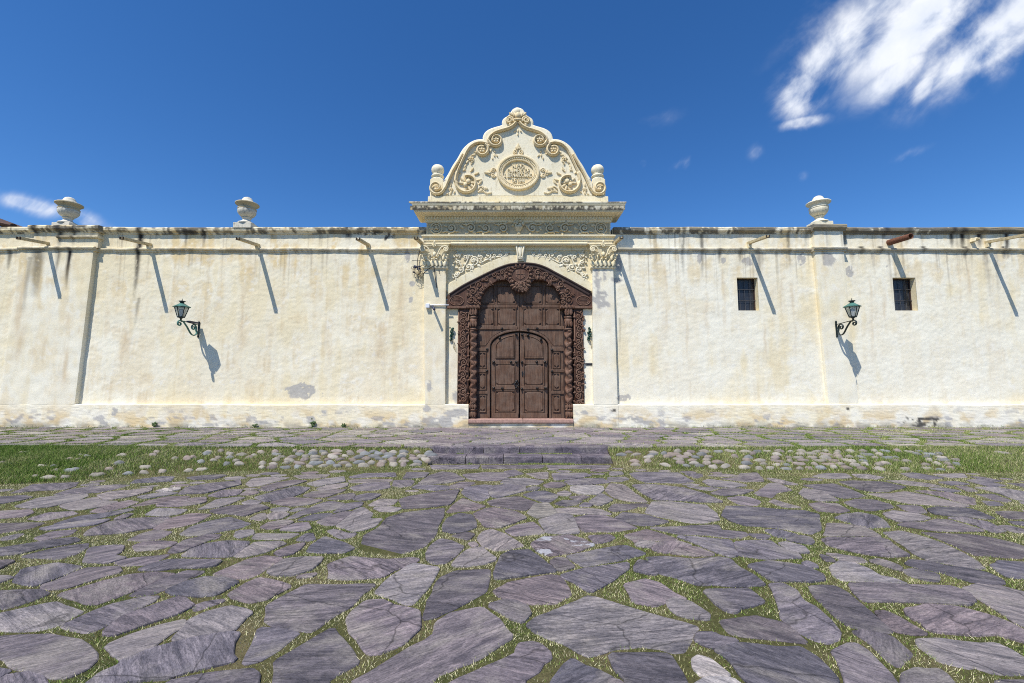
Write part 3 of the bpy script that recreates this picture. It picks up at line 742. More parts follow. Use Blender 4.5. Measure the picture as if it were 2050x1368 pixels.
# small stones in what gaps are left
pts = [(random.uniform(-11, 11), random.uniform(-9.7, Y_FOOT-.1)) for _ in range(2600)]
for (a, b) in pts:
    r = random.uniform(.09, .17); P = [(a+r*1.25*math.cos(q)*random.uniform(.8, 1.1), b+r*.8*math.sin(q)*random.uniform(.8, 1.1)) for q in np.arange(0, 6.28, 1.05)]
    if b+r > float(bank_front(a))-.05 or raster(low, [(a+(x-a)*1.2, b+(y-b)*1.2) for x, y in P], test=True) > .005: continue
    if not frame(a, b): continue
    k += 1; lay_stone(P, random.choice('mpll'), ground, -.006, low, 1500+k, .008, .05)
# terrace slabs: ragged courses, squarer before the threshold
pts = []; y = Y_EDGE+.2; row = 0
while y < -.02:
    xs_ = -16.0+random.uniform(0, .6)
    while xs_ < 16:
        w = random.uniform(.55, 1.25) if abs(xs_) > 2.6 else random.uniform(.75, 1.1)
        j = .13 if abs(xs_) > 2.6 else .02
        pts.append((xs_+w/2, y+random.uniform(-j, j))); xs_ += w
    y += random.uniform(.42, .5); row += 1
nt_ = 0
for poly in voronoi(pts, (-16.5, 16.5, Y_EDGE, -.065), 1.35):
    if len(poly) < 3: continue
    poly = shrink(poly, .022 if abs(np.array(poly).mean(0)[0]) < 2.4 else (.05 if abs(np.array(poly).mean(0)[0]) < 5 else .068)); c = np.array(poly).mean(0); k += 1
    if abs(c[0]) < 13.6:
        lay_stone(poly, random.choice(('l', 'l', 'p', 'p', 'l', 'w2', 'm')), terrace, TZ+.002, ter, 3000+k, .012, .08); nt_ += 1
    else: lay_stone(poly, random.choice('pplm'), terrace, TZ+.002, ter, 3000+k, .012, .2)
# steps
steps = thing('stone_steps', 'two worn slate steps leading up to the carved gate', 'steps', (0, Y_FOOT, 0))
def slab(x0, x1, y0, y1, z0, z1, tone):
    xs = [x0]+[x0+(x1-x0)*q/10 for q in range(1, 10)]+[x1]; V = []; Fc = []
    for i, X in enumerate(xs):
        j = .012*(vn(X*4, z1*9, 3)-.5); e = .008*(vn(X*6, 2, 8)-.5)
        for (yy, zz) in ((y0+j, z0), (y0+j, z1-.02+e), (y0+j+.016, z1+e), (y1, z1+e*.5), (y1, z0)): V.append((X, yy, zz))
    n = 5
    for i in range(10):
        for q in range(n): q2 = (q+1) % n; Fc.append((i*n+q, (i+1)*n+q, (i+1)*n+q2, i*n+q2))
    Fc += [tuple(range(n)), tuple(50+q for q in range(n-1, -1, -1))]
    m = MB(); m.add(V, Fc); o = m.build('step_slab', SLATE, steps); o.location = (0, -Y_FOOT, 0); t = TONE[tone]; o.color = (t[0]*.95, t[1]*.92, t[2]*.95, 1)
ex = [G(v, 918, .06)[0] for v in (858, 934, 1008, 1085, 1162, 1226)]
for i in range(5): slab(ex[i]+.006, ex[i+1]-.006, Y_FOOT+random.uniform(-.02, .03), Y_FOOT+.42, -.05, .125+random.uniform(-.008, .008), 'mmmmm'[i])
ex = [G(v, 894, TZ)[0] for v in (860, 968, 1040, 1224)]
for i in range(3): slab(ex[i]+.006, ex[i+1]-.006, Y_EDGE-.01, Y_EDGE+.24, .06, TZ+.006, 'mmm'[i])
for y0, y1, zz in ((Y_FOOT-.01, Y_FOOT+.42, .1), (Y_EDGE-.02, Y_EDGE+.25, .24)):
    low[int((y0-GY0)/GS):int((y1-GY0)/GS), int((XS0-GX0)/GS):int((XS1-GX0)/GS)] = True
    ter[int((y0-GY0)/GS):int((y1-GY0)/GS), int((XS0-GX0)/GS):int((XS1-GX0)/GS)] = True

# ------------------------------------------------------------------ cobbles set in the banks
cobs = []
for s_ in range(6):
    m = MB(); m.ball((0, 0, 0), (.5, .36, .3), 12, 8); V = np.array(m.v); r_ = 1+.55*(np.stack([vn(V[:, 0]*3+s_*9, V[:, 1]*3+V[:, 2]*2, s_)]*3, 1)-.5)
    V = V*r_; me = bpy.data.meshes.new('cobble'); me.from_pydata(V.tolist(), [], m.f); me.update(); me.materials.append(COB); me.polygons.foreach_set('use_smooth', [True]*len(me.polygons)); cobs.append(me)
CT = [(.42, .38, .32), (.36, .31, .27), (.27, .28, .29), (.36, .29, .25), (.25, .25, .25), (.44, .40, .35), (.33, .27, .25), (.40, .36, .31)]
cobble_xy = []
def cobbles(px0, px1, prob, rows, parent, sz=1.0):
    X0, X1 = G(px0, 918, .12)[0], G(px1, 918, .12)[0]
    for r in range(rows):
        X = X0+random.uniform(0, .3)
        while X < X1:
            w = random.uniform(.15, .28)*sz
            if random.random() < prob:
                yf = float(bank_front(X)); q = (r+.75+random.uniform(-.2, .2))/(rows+.5); Y = yf+(Y_EDGE-.1-yf)*q
                o = link('cobble', random.choice(cobs), parent); o.location = (X+w/2, Y, float(bank_z(X+w/2, Y))-.016)
                g_ = random.uniform(.85, 1.15); o.scale = (w, .155*g_, .19*g_); o.rotation_euler = (random.uniform(.35, .65), random.uniform(-.15, .15), random.uniform(-.5, .5))
                c = random.choice(CT); j = random.uniform(.5, .85); o.color = (c[0]*j, c[1]*j*.98, c[2]*j*.94, 1); cobble_xy.append((X+w/2, Y, w*.46))
            X += w+random.uniform(.0, .045)
cobbles(570, 852, .97, 6, bank_l, .95); cobbles(380, 570, .62, 6, bank_l, .85); cobbles(150, 375, .45, 6, bank_l, .85); cobbles(10, 120, .06, 5, bank_l, .85)
cobbles(1234, 1330, .7, 6, bank_r, .95); cobbles(1330, 1720, .88, 6, bank_r, .95); cobbles(1720, 1900, .6, 6, bank_r, .9); cobbles(1900, 2040, .2, 3, bank_r)

# ------------------------------------------------------------------ grass: short turf in the joints, longer on the banks
PAL = np.array([(.085, .165, .02), (.15, .245, .036), (.27, .33, .08), (.45, .43, .19), (.64, .58, .36)])
PALB = np.array([(.055, .13, .010), (.09, .19, .018), (.15, .25, .035), (.27, .29, .10), (.42, .38, .2)])
def grass(name, P, h0, h1, w0, w1, wts, parent, label, seed, PAL=PAL, lean=1.1):
    r = np.random.default_rng(seed); n = len(P); a = r.uniform(0, 6.283, n); hh = r.uniform(h0, h1, n); w = r.uniform(w0, w1, n)
    ln = r.uniform(.2, lean, n)*hh; la = r.uniform(0, 6.283, n)
    sx, sy = np.cos(a)*w*.5, np.sin(a)*w*.5
    V = np.empty((n, 3, 3)); V[:, 0] = P-np.stack([sx, sy, np.full(n, .006)], 1); V[:, 1] = P+np.stack([sx, sy, np.full(n, -.006)], 1)
    V[:, 2] = P+np.stack([np.cos(la)*ln, np.sin(la)*ln, hh], 1)
    me = bpy.data.meshes.new(name); me.vertices.add(3*n); me.vertices.foreach_set('co', V.ravel()); me.loops.add(3*n); me.loops.foreach_set('vertex_index', np.arange(3*n, dtype=np.int32))
    me.polygons.add(n); me.polygons.foreach_set('loop_start', np.arange(0, 3*n, 3, dtype=np.int32)); me.polygons.foreach_set('loop_total', np.full(n, 3, np.int32)); me.update(); me.validate()
    dry = fbm(P[:, 0]*.9, P[:, 1]*.9, seed, 3)
    idx = np.clip((r.random(n)*.75+dry*.75-.22)*len(PAL)*wts, 0, len(PAL)-1.001); lo = idx.astype(int); q = (idx-lo)[:, None]
    c = (PAL[lo]*(1-q)+PAL[np.minimum(lo+1, len(PAL)-1)]*q)*r.uniform(.55, 1.3, n)[:, None]
    setcol(me, np.repeat(c, 3, 0)); o = link(name, me, parent, GRASS); tag(o, label, 'grass', kind='stuff'); return o
def cell(mask, X, Y):
    i = np.clip(((X-GX0)/GS).astype(int), 0, NXg-1); j = np.clip(((Y-GY0)/GS).astype(int), 0, NYg-1); return mask[j, i]
n = 2600000
dd = 1.55+(D+Y_FOOT-1.5+1.6)*RNG.random(n)**.62; X = (RNG.random(n)*2-1)*(1.28*dd+.4); Y = -D+dd
ok = ~cell(low, X, Y) & (Y < np.where((X > XS0) & (X < XS1), Y_FOOT-.01, bank_front(X)+.02)) & (RNG.random(n) < .26*np.clip(7.5/dd, .9, 2.2)*(.3+.7*sstep(.25, .42, fbm(X*2.1, Y*2.1, 55, 3))))
P = np.stack([X, Y, np.full(n, SOILZ)], 1)[ok]
grass('joint_grass', P, .006, .018, .003, .0065, 1.26, None, 'short yellow green turf growing in the joints of the lower paving', 1, PAL, 2.2)
n = 1700000
X = RNG.uniform(-14.5, 14.5, n); Y = RNG.uniform(float(min(w[1] for w in _fw))-.2, Y_EDGE+.06, n)
ok = (Y > bank_front(X)-.10*RNG.random(n)) & ~((X > XS0-.02) & (X < XS1+.02))
for (a, b, r) in cobble_xy: ok &= ((X-a)**2+(Y-b)**2*1.4) > (r*.92)**2
X, Y = X[ok], Y[ok]; kk = RNG.random(len(X)) < (.34+.5*sstep(-6.5, -8.5, X)+.25*np.exp(-((X-5.6)/1.2)**2)); X, Y = X[kk], Y[kk]
dense = ((X > -6.0) & (X < XS0)) | ((X > 2.0) & (X < 6.3)); kk = ~dense | (RNG.random(len(X)) < .55); X, Y = X[kk], Y[kk]
lush = sstep(-5.5, -8.5, X)[:, None]
P = np.stack([X, Y, bank_z(X, Y)], 1)
isl = X < -7
grass('bank_grass', P[isl], .03, .075, .005, .010, .72, None, 'thick green grass on the bank at the far left', 2, PALB*.75+PAL*.25)
grass('bank_grass', P[~isl], .02, .06, .004, .009, .95, None, 'patchy grass between the cobbles of the banks', 3, PALB*.6+PAL*.4)
n = 800000
X = RNG.uniform(-14.5, 14.5, n); Y = RNG.uniform(Y_EDGE-.02, -.03, n)
ok = ~cell(ter, X, Y) & ((RNG.random(n) < .5+.5*sstep(3, 8, abs(X))) & ((abs(X) > 2.3) | (Y < -1.2) | (RNG.random(n) < .35)))
P = np.stack([X, Y, np.full(n, TZ+SOILZ)], 1)[ok]
grass('terrace_grass', P, .015, .045, .005, .010, .8, None, 'thin turf in the joints of the raised pavement', 4)
n = 24000; X = RNG.uniform(-14, 14, n); ok = (fbm(X*1.3, X*0, 77, 3) > .50) & (abs(X) > 1.4); X = X[ok]
P = np.stack([X, -.075-np.abs(RNG.normal(0, .035, len(X))), np.full(len(X), TZ-.01)], 1)
grass('verge_grass', P, .03, .10, .006, .011, .6, None, 'ragged grass line along the foot of the wall', 5, PALB)
# the foot of the steps
for z_, y_, nn, sd in ((.125, Y_EDGE-.02, 5000, 6), (0, Y_FOOT-.02, 5000, 7)):
    X = RNG.uniform(XS0, XS1, nn); kk = fbm(X*2, X*0+z_, 5, 3) > .52; X = X[kk]
    P = np.stack([X, y_-np.abs(RNG.normal(0, .03, len(X))), np.full(len(X), z_-.01)], 1)
    grass('step_grass', P, .012, .035, .005, .009, .6, None, 'grass sprouting along the foot of the upper step' if z_ else 'grass sprouting along the foot of the lower step', sd)
# ------------------------------------------------------------------ wear painted from its own shapes (stains, runs, peeled patches)
def _w(px, py): return W(px, py)
PATCH = [(606, 785, 29, 17), (825, 568, 8, 8), (822, 600, 4, 7), (816, 512, 4, 12), (652, 823, 7, 4), (530, 845, 13, 4), (626, 838, 9, 7), (240, 822, 6, 9), (1110, 840, 20, 5),
         (778, 848, 12, 4), (1246, 797, 15, 7), (1233, 562, 11, 5), (1238, 528, 7, 16), (1496, 525, 9, 10), (1400, 520, 5, 9), (1448, 522, 4, 6), (1606, 520, 8, 12), (1655, 522, 15, 13), (1700, 545, 9, 11),
         (1775, 534, 3, 3), (1194, 562, 7, 24), (1198, 602, 15, 17), (1208, 545, 4, 20), (856, 818, 8, 6), (912, 826, 20, 8), (893, 842, 14, 9), (904, 846, 6, 6), (914, 795, 6, 12), (1215, 612, 5, 5), (1170, 826, 8, 4), (862, 772, 4, 9), (1250, 838, 26, 4), (1290, 845, 18, 4), (430, 850, 14, 3), (330, 846, 10, 4)]
DARKP = [(1842, 838, 40, 4), (1838, 848, 26, 6), (1690, 818, 4, 3), (1226, 820, 5, 3), (1800, 843, 4, 5), (745, 466, 32, 6), (690, 467, 12, 7), (775, 472, 18, 9), (395, 464, 22, 7), (250, 463, 14, 5)]
# black runs: x, top, bottom, half width, strength
RUNS = [(88, 505, 605, 9, .55), (150, 503, 585, 3.5, .9), (128, 500, 560, 3, .55), (283, 456, 610, 4.5, .95), (22, 505, 545, 4, .6), (85, 457, 480, 6, .8), (133, 457, 500, 5, .8), (160, 457, 500, 3, .7), (375, 460, 500, 3, .6),
        (410, 460, 490, 3, .7), (700, 460, 482, 8, .8), (1366, 457, 560, 3, .5), (1404, 470, 560, 3, .6), (1440, 500, 530, 3, .5), (1482, 500, 530, 3, .5), (1577, 460, 530, 3, .5), (1612, 457, 500, 4, .4), (1516, 500, 560, 5, .35),
        (1705, 457, 475, 8, .7), (1770, 457, 480, 4, .8), (1815, 457, 490, 4, .6), (1905, 457, 500, 4, .9), (1926, 460, 505, 5, .9), (1958, 457, 500, 6, .9), (2015, 470, 520, 4, .8), (1690, 460, 510, 3, .7), (1725, 497, 512, 4, .7),
        (1762, 497, 510, 4, .7), (1848, 497, 510, 4, .7), (1932, 497, 520, 4, .7), (2010, 497, 520, 4, .7), (1240, 640, 720, 1.5, .25), (70, 520, 640, 4, .35), (278, 600, 660, 3, .35)]
BROWN = [(1332, 520, 690, 3), (1370, 560, 740, 3), (1411, 520, 710, 3), (1445, 520, 680, 3), (1385, 540, 610, 2), (1468, 640, 700, 2), (1484, 640, 680, 2), (1500, 650, 680, 2), (1531, 640, 750, 2.5), (1547, 620, 690, 2), (1563, 540, 720, 3), (1586, 560, 730, 3),
         (1738, 540, 760, 3), (1768, 560, 690, 3), (1915, 520, 640, 3), (1935, 520, 640, 3), (1985, 540, 700, 3), (60, 540, 760, 9), (150, 620, 800, 8), (258, 590, 800, 8), (490, 560, 720, 5), (765, 640, 780, 7), (803, 560, 800, 7)]
def mixc(c, col, a): return c+(np.array(col)-c)*np.clip(a, 0, 1)[:, None]
def paint(X, Z, part='body'):
    X = np.asarray(X, float); Z = np.asarray(Z, float); left = X < 0
    big = fbm(X*.55, Z*.5, 3); st = fbm(X*5.2, Z*.5, 31); st2 = fbm(X*14, Z*.9, 41); fine = fbm(X*9, Z*9, 51); mid = fbm(X*2.2, Z*2.0, 61)
    k = sstep(.38, .60, big*.45+st*.3+mid*.25+np.where(left, -.005, .045))
    c = np.outer(1-k, (.81, .705, .48))+np.outer(k, (.87, .825, .68))
    wall_top = W(1025, 455)[1]; topness = sstep(1.5, wall_top, Z)
    oc = sstep(.46, .64, mid*.40+st*.38+big*.22)*(.30+.65*topness**2+np.where(left, .2, -.10))
    c = mixc(c, (.735, .585, .335), oc)
    c = mixc(c, (.62, .53, .36), sstep(.58, .80, st2*.55+mid*.45)*np.where(left, .28, .18))
    c = mixc(c, (.88, .85, .75), sstep(.60, .72, fine*.5+mid*.5)*.45)
    for (px, a, b, w) in BROWN:
        X0, Za = _w(px, a); Zb = _w(px, b)[1]; ww = w/73.0
        d = np.abs(X-X0-.14*(fbm(Z*1.5, Z*0+px, 5, 3)-.5))/(ww*(.5+1.2*vn(Z*2.2, Z*0+px, 8))); v = sstep(0, .3, (Za-Z))*sstep(0, .9, (Z-Zb))
        c = mixc(c, (.63, .49, .31), np.exp(-d*d)*v*sstep(.25, .75, fbm(X*8, Z*1.6, 18))*np.where(left, .7, .5))
    if part in ('body', 'plinth', 'pier'):
        c = mixc(c, (.60, .44, .24), sstep(.54, .72, fbm(X*3.3, Z*3.1, 171)*.6+st2*.4)*np.where(left, .28, .15))
        low_ = sstep(TZ+.75, TZ+.1, Z)
        c = mixc(c, (.66, .50, .27), low_*sstep(.44, .62, fbm(X*2.4, Z*3.5, 71))*.85)
        c = mixc(c, (.80, .76, .66), low_*sstep(.5, .64, fbm(X*3.1, Z*5, 81))*.7)
        c = mixc(c, (.33, .32, .33), low_*sstep(.66, .70, fbm(X*3.0, Z*6, 91))*.7)
        c = mixc(c, (.28, .26, .20), sstep(TZ+.22, TZ+.0, Z)*sstep(.36, .58, fbm(X*4, Z*6, 95))*.75)
    warp = (fbm(X*7, Z*7, 101, 4)-.5)*1.5
    for (px, py, rx, ry) in PATCH:
        X0, Z0 = _w(px, py); d = np.sqrt(((X-X0)/(rx/73))**2+((Z-Z0)/(ry/73))**2)+warp
        g = .40+.06*vn(X*20, Z*20, 7)
        a = sstep(1.06, .94, d)*(np.where(vn(X*13, Z*13, 9) > .86, 0, 1))
        c = c+(np.stack([g*1.06, g*1.0, g*.90], 1)-c)*a[:, None]*.92
    for (px, py, rx, ry) in DARKP:
        X0, Z0 = _w(px, py); d = np.sqrt(((X-X0)/(rx/73))**2+((Z-Z0)/(ry/73))**2)+warp*1.3
        c = mixc(c, (.065, .06, .055), sstep(1.1, .7, d)*sstep(.32, .55, fine)*.95)
    for (px, a, b, w, s) in RUNS:
        X0, Za = _w(px, a); Zb = _w(px, b)[1]; ww = 1.45*w/73.0
        q = np.clip((Za-Z)/(Za-Zb), 0, 1); d = np.abs(X-X0-.04*(vn(Z*2, Z*0+px, 5)-.5)+q*(.06 if px > 250 and px < 300 else .02))/(ww*(1-.5*q))
        v = ((Z < Za+.05) & (Z > Zb))*(1-q**2.2)
        c = mixc(c, (.030, .027, .024), np.exp(-np.abs(d)**2.6)*v*min(1, s*1.15)*np.clip(1.4+1.6*(st2-.45)+3.2*(fbm(X*30, Z*11, 15)-.5), 0, 1.08))
    if part in ('body', 'pier'):
        for zs_, s_ in ((ZM-.05, 0), (ZT-.15, 50)):                     # thin rain drips below each moulding
            dc = vn(X*17, X*0+3.3, 301+s_)*.65+vn(X*41, X*0+1.7, 311+s_)*.35; ln_ = .12+2.2*vn(X*6.3, X*0, 321+s_)**2.5
            v = np.clip(1-(zs_-Z)/ln_, 0, 1)*(Z < zs_+.03); c = mixc(c, (.30, .25, .18), sstep(.56, .74, dc)*v*np.where(left, .5, .62)*(.5+fbm(X*20, Z*8, 331)*.9))
    if part == 'fascia':
        q = np.clip((Z-zz(420.6, .47))/(zz(412.5, .47)-zz(420.6, .47)), 0, 1); b_ = fbm(X*7, Z*3, 111, 4)*.5+fbm(X*26, Z*14, 121)*.5
        c = mixc(c, (.42, .35, .22), sstep(.3, .6, b_)*.8); c = mixc(c, (.06, .055, .05), sstep(.40, .60, b_+.20*(1-q)**2-.06)*.9)
    if part in ('coping', 'mould'):
        b_ = fbm(X*1.4, Z*2, 111, 4); a_ = sstep(.45, .57, b_*.5+fbm(X*15, Z*9, 121)*.5+np.where(left, 0, .06)+np.where(X > 8.6, .1, 0))
        c = mixc(c, (.07, .065, .058), a_*(.85 if part == 'coping' else .4))
        c = mixc(c, (.50, .41, .25), sstep(.4, .7, fbm(X*1.3, Z*9, 131))*.4)
    return np.clip(c, .02, .95)
def painted(name, V, Fc, parent, part, smooth=True):
    me = bpy.data.meshes.new(name); me.from_pydata(V.tolist() if hasattr(V, 'tolist') else V, [], Fc); me.update(); A = np.asarray(V)
    setcol(me, paint(A[:, 0], A[:, 2], part)); return link(name, me, parent, PL, smooth)
def grid_faces(nx, nz, keep=None):
    Fc = []
    for i in range(nx-1):
        for j in range(nz-1):
            if keep is not None and not keep[i, j]: continue
            a = i*nz+j; Fc.append((a, a+nz, a+nz+1, a+1))
    return Fc
ZT = W(1025, 456.5)[1]; ZM = W(1025, 501)[1]; ZP = W(1025, 809)[1]       # wall top, string course, plinth top
WINS = [(1475, 1520, 556, 622), (1786.5, 1838, 556, 622)]
def wall_body(parent, x0, x1, wins=()):
    xs = np.linspace(x0, x1, int((x1-x0)/.027)); zs = np.linspace(TZ-.1, ZT-.02, int((ZT-TZ)/.027)); rects = []
    for (a, b, t, u) in wins:
        X0, Z1 = W(a, t); X1, Z0 = W(b, u)
        for v in (X0, X1): xs[np.argmin(abs(xs-v))] = v
        for v in (Z0, Z1): zs[np.argmin(abs(zs-v))] = v
        rects.append((X0, X1, Z0, Z1))
    XX, ZZ = np.meshgrid(xs, zs, indexing='ij')
    YY = -.025*(fbm(XX*.8, ZZ*1.0, 201, 3)-.5)-.008*(fbm(XX*4.5, ZZ*6.5, 211, 3)-.5)-.007*(fbm(XX*12, ZZ*17, 221, 2)-.5)
    for (a, b, c, d) in rects:
        e = np.minimum.reduce([np.abs(XX-a)+np.maximum(0, np.maximum(c-ZZ, ZZ-d)), np.abs(XX-b)+np.maximum(0, np.maximum(c-ZZ, ZZ-d)), np.abs(ZZ-c)+np.maximum(0, np.maximum(a-XX, XX-b)), np.abs(ZZ-d)+np.maximum(0, np.maximum(a-XX, XX-b))])
        YY = YY*sstep(0, .12, e)
    keep = np.ones((len(xs)-1, len(zs)-1), bool)
    for (a, b, c, d) in rects:
        cx, cz = (xs[:-1]+xs[1:])/2, (zs[:-1]+zs[1:])/2
        keep &= ~(((cx > a) & (cx < b))[:, None] & ((cz > c) & (cz < d))[None, :])
    V = np.stack([XX.ravel(), YY.ravel(), ZZ.ravel()], 1)
    o = painted('wall_face', V, grid_faces(len(xs), len(zs), keep), parent, 'body')
    m = MB(); m.box(x0, x1, .32, .62, TZ-.1, ZT-.03); m.build('wall_core', PC, parent)
    return rects
def run(parent, name, x0, x1, prof, part, seed, amp=.02, step=.04, ends=True):   # moulding run along the wall
    n = max(2, int((x1-x0)/step)); xs = np.linspace(x0, x1, n); V = []; Fc = []; k = len(prof)
    j = amp*(fbm(xs*.8, xs*0, seed, 3)-.5)*2; j2 = amp*.6*(fbm(xs*2.3, xs*0, seed+5, 3)-.5)
    for i, X in enumerate(xs):
        for q, (y, z) in enumerate(prof):
            jj = .006*(vn(np.array([X*9]), np.array([q*3.3]), seed)[0]-.5)
            V.append((X, y+(j2[i]+jj if y < 0 else 0), z+j[i]+jj))
    for i in range(n-1):
        for q in range(k-1): a = i*k+q; Fc.append((a, a+k, a+k+1, a+1))
    if ends: Fc += [tuple(range(k)), tuple((n-1)*k+q for q in range(k-1, -1, -1))]
    return painted(name, np.array(V), [f[::-1] for f in Fc], parent, part, False)
def coping_prof(o=0.0): return [(.05, ZT-.19), (-.02-o, ZT-.185), (-.035-o, ZT-.15), (-.075-o, ZT-.125), (-.10-o, ZT-.105), (-.102-o, ZT-.083), (-.104-o, ZT-.062), (-.105-o, ZT-.04), (-.085-o, ZT-.008), (.25, ZT+.015), (.60, ZT)]
def mould_prof(o=0.0): return [(.05, ZM-.07), (-.015-o, ZM-.068), (-.02-o, ZM-.03), (-.05-o, ZM-.022), (-.065-o, ZM+.0), (-.068-o, ZM+.03), (-.03-o, ZM+.055), (.05, ZM+.062)]
def plinth_prof(): return [(.05, TZ-.1)]+[(-.15+.02*q/18, TZ-.1+(ZP-.03-TZ+.1)*q/18) for q in range(19)]+[(-.115, ZP-.008), (.05, ZP)]
def pier(parent, name, tl, tr, zt, bl, br, zb, off):
    n, mrows = max(14, int((tr-tl)/.04)), int((zt-zb)/.04)+2; V = []; Fc = []
    for r in range(mrows):
        q = r/(mrows-1); z = zt+(zb-zt)*q; a = tl+(bl-tl)*q; b = tr+(br-tr)*q
        e = .012*(fbm(np.array([z*1.5]), np.array([tl]), 7)[0]-.5)
        row = [(a+e, .03), (a+e, -off*.5)]+[(a+e+.012+(b-a-.024)*s/(n-1), -off) for s in range(n)]+[(b+e, -off*.5), (b+e, .03)]
        row[2] = (a+e+.006, -off+.004); row[n+1] = (b+e-.006, -off+.004)
        for (x, y) in row: V.append((x, y-.010*(float(vn(x*5, z*5, 3))-.5), z))
    k = n+4
    for r in range(mrows-1):
        for s in range(k-1): a = r*k+s; Fc.append((a, a+k, a+k+1, a+1))
    return painted(name, np.array(V), Fc, parent, 'pier', False)
XP0, XP1 = W(849, 600, .14)[0], W(1234, 600, .14)[0]      # outer faces of the gateway
wall_l = thing('perimeter_wall', 'stained cream plaster wall with dark runs and rain spouts left of the gateway', 'wall', (0, 0, 0))
wall_body(wall_l, -19.5, XP0+.05)
plx = W(187, 506, .125)[0], W(149, 811, .125)[0], W(40, 506, .125)[0], W(-4, 811, .125)[0]
run(wall_l, 'coping', -19.5, XP0+.02, coping_prof(), 'coping', 1); run(wall_l, 'string_course', -19.5, XP0+.02, mould_prof(), 'mould', 2, .012)
run(wall_l, 'plinth', -19.5, XP0+.02, plinth_prof(), 'plinth', 3, .012)
pier(wall_l, 'pilaster', plx[2], plx[0], ZM-.05, plx[3], plx[1], ZP-.01, .125)
pier(wall_l, 'parapet_pier', W(110, 470, .125)[0]-.6, W(196, 470, .125)[0], ZT-.1, W(110, 490, .125)[0]-.6, W(196, 490, .125)[0], ZM+.03, .12)
run(wall_l, 'coping', W(108, 470, .125)[0]-.65, W(199, 462, .125)[0]+.05, [(y, z+.012) for y, z in coping_prof(.12)], 'coping', 6, .006); run(wall_l, 'string_course', plx[2]-.03, plx[0]+.05, [(y, z+.004) for y, z in mould_prof(.122)], 'mould', 7, .005)
x_, z_ = W(114, 473.5, .15); x2, z2 = W(198, 473.5, .15); run(wall_l, 'pier_ledge', x_, x2, [(0, z_-.05), (-.15, z_-.05), (-.19, z_-.02), (-.19, z_+.015), (0, z_+.02)], 'mould', 8, .004)
wall_r = thing('perimeter_wall', 'pale cream plaster wall with two small dark windows right of the gateway', 'wall', (0, 0, 0))
rects = wall_body(wall_r, XP1-.05, 19.5, WINS)
run(wall_r, 'coping', XP1-.02, 19.5, coping_prof(), 'coping', 11); run(wall_r, 'string_course', XP1-.02, 19.5, mould_prof(), 'mould', 12, .012)
run(wall_r, 'plinth', XP1-.02, 19.5, plinth_prof(), 'plinth', 13, .012)
prx = [W(1631, 506, .1)[0], W(1690, 506, .1)[0], W(1659, 806, .1)[0], W(1719, 806, .1)[0]]
pier(wall_r, 'pilaster', prx[0], prx[1], ZM-.05, prx[2], prx[3], ZP-.01, .10)
pier(wall_r, 'parapet_pier', prx[0]+.0, prx[1]+.0, ZT-.1, prx[0], prx[1], ZM+.03, .115)
run(wall_r, 'coping', prx[0]-.05, prx[1]+.05, [(y, z+.05) for y, z in coping_prof(.11)], 'coping', 16, .004); run(wall_r, 'string_course', prx[0]-.05, prx[1]+.05, [(y, z+.004) for y, z in mould_prof(.112)], 'mould', 17, .004)
for i, (a, b, c, d) in enumerate(rects):
    m = MB(); e = .006; dp = .19
    m.add([(a, e, c), (b, e, c), (b, dp, c), (a, dp, c), (a, e, d), (b, e, d), (b, dp, d), (a, dp, d)], [(0, 1, 2, 3), (4, 7, 6, 5), (0, 3, 7, 4), (1, 5, 6, 2)])
    w = m.build('window', PC, wall_r)
    m = MB(); m.box(a-.0, b, dp, dp+.03, c, d); m.build('pane', DARKIN, w)
    for q in (1, 2, 3): m = MB(); xx = a+(b-a)*q/4; m.tube([(xx, dp-.03, c), (xx, dp-.03, d)], .006, 6); m.build('bar', BAR, w)
    for q in (1, 2): m = MB(); zz = c+(d-c)*q/3; m.tube([(a, dp-.04, zz), (b, dp-.04, zz)], .006, 6, (0, 0, 1)); m.build('bar', BAR, w)
    m = MB(); t = .03
    for (p0, p1, r0, r1) in ((a, a+t, c, d), (b-t, b, c, d), (a+t, b-t, c, c+t), (a+t, b-t, d-t, d)): m.box(p0, p1, dp-.022, dp-.002, r0, r1)
    m.build('frame', WK, w)
# a neighbouring tiled roof shows over the wall at the far left
rf = thing('tiled_roof', 'sliver of brown tiled roof rising over the wall at the far left', 'roof', (-16, 3, 4.5))
rx, rz = W(36, 456, -1.2); r0x, r0z = W(-60, 436, -1.2)
for q in range(9):
    m = MB(); y = 1.0+q*.28
    m.tube([(rx+.1-.2*q*.2, y, rz-.02), ((rx+r0x)/2, y, (rz+r0z)/2), (r0x-2, y, r0z+.85)], .10, 8, (0, 0, 1), .7); o = m.build('roof_tile_row', TERRAC, rf); o.location = (16, -3, -4.5)
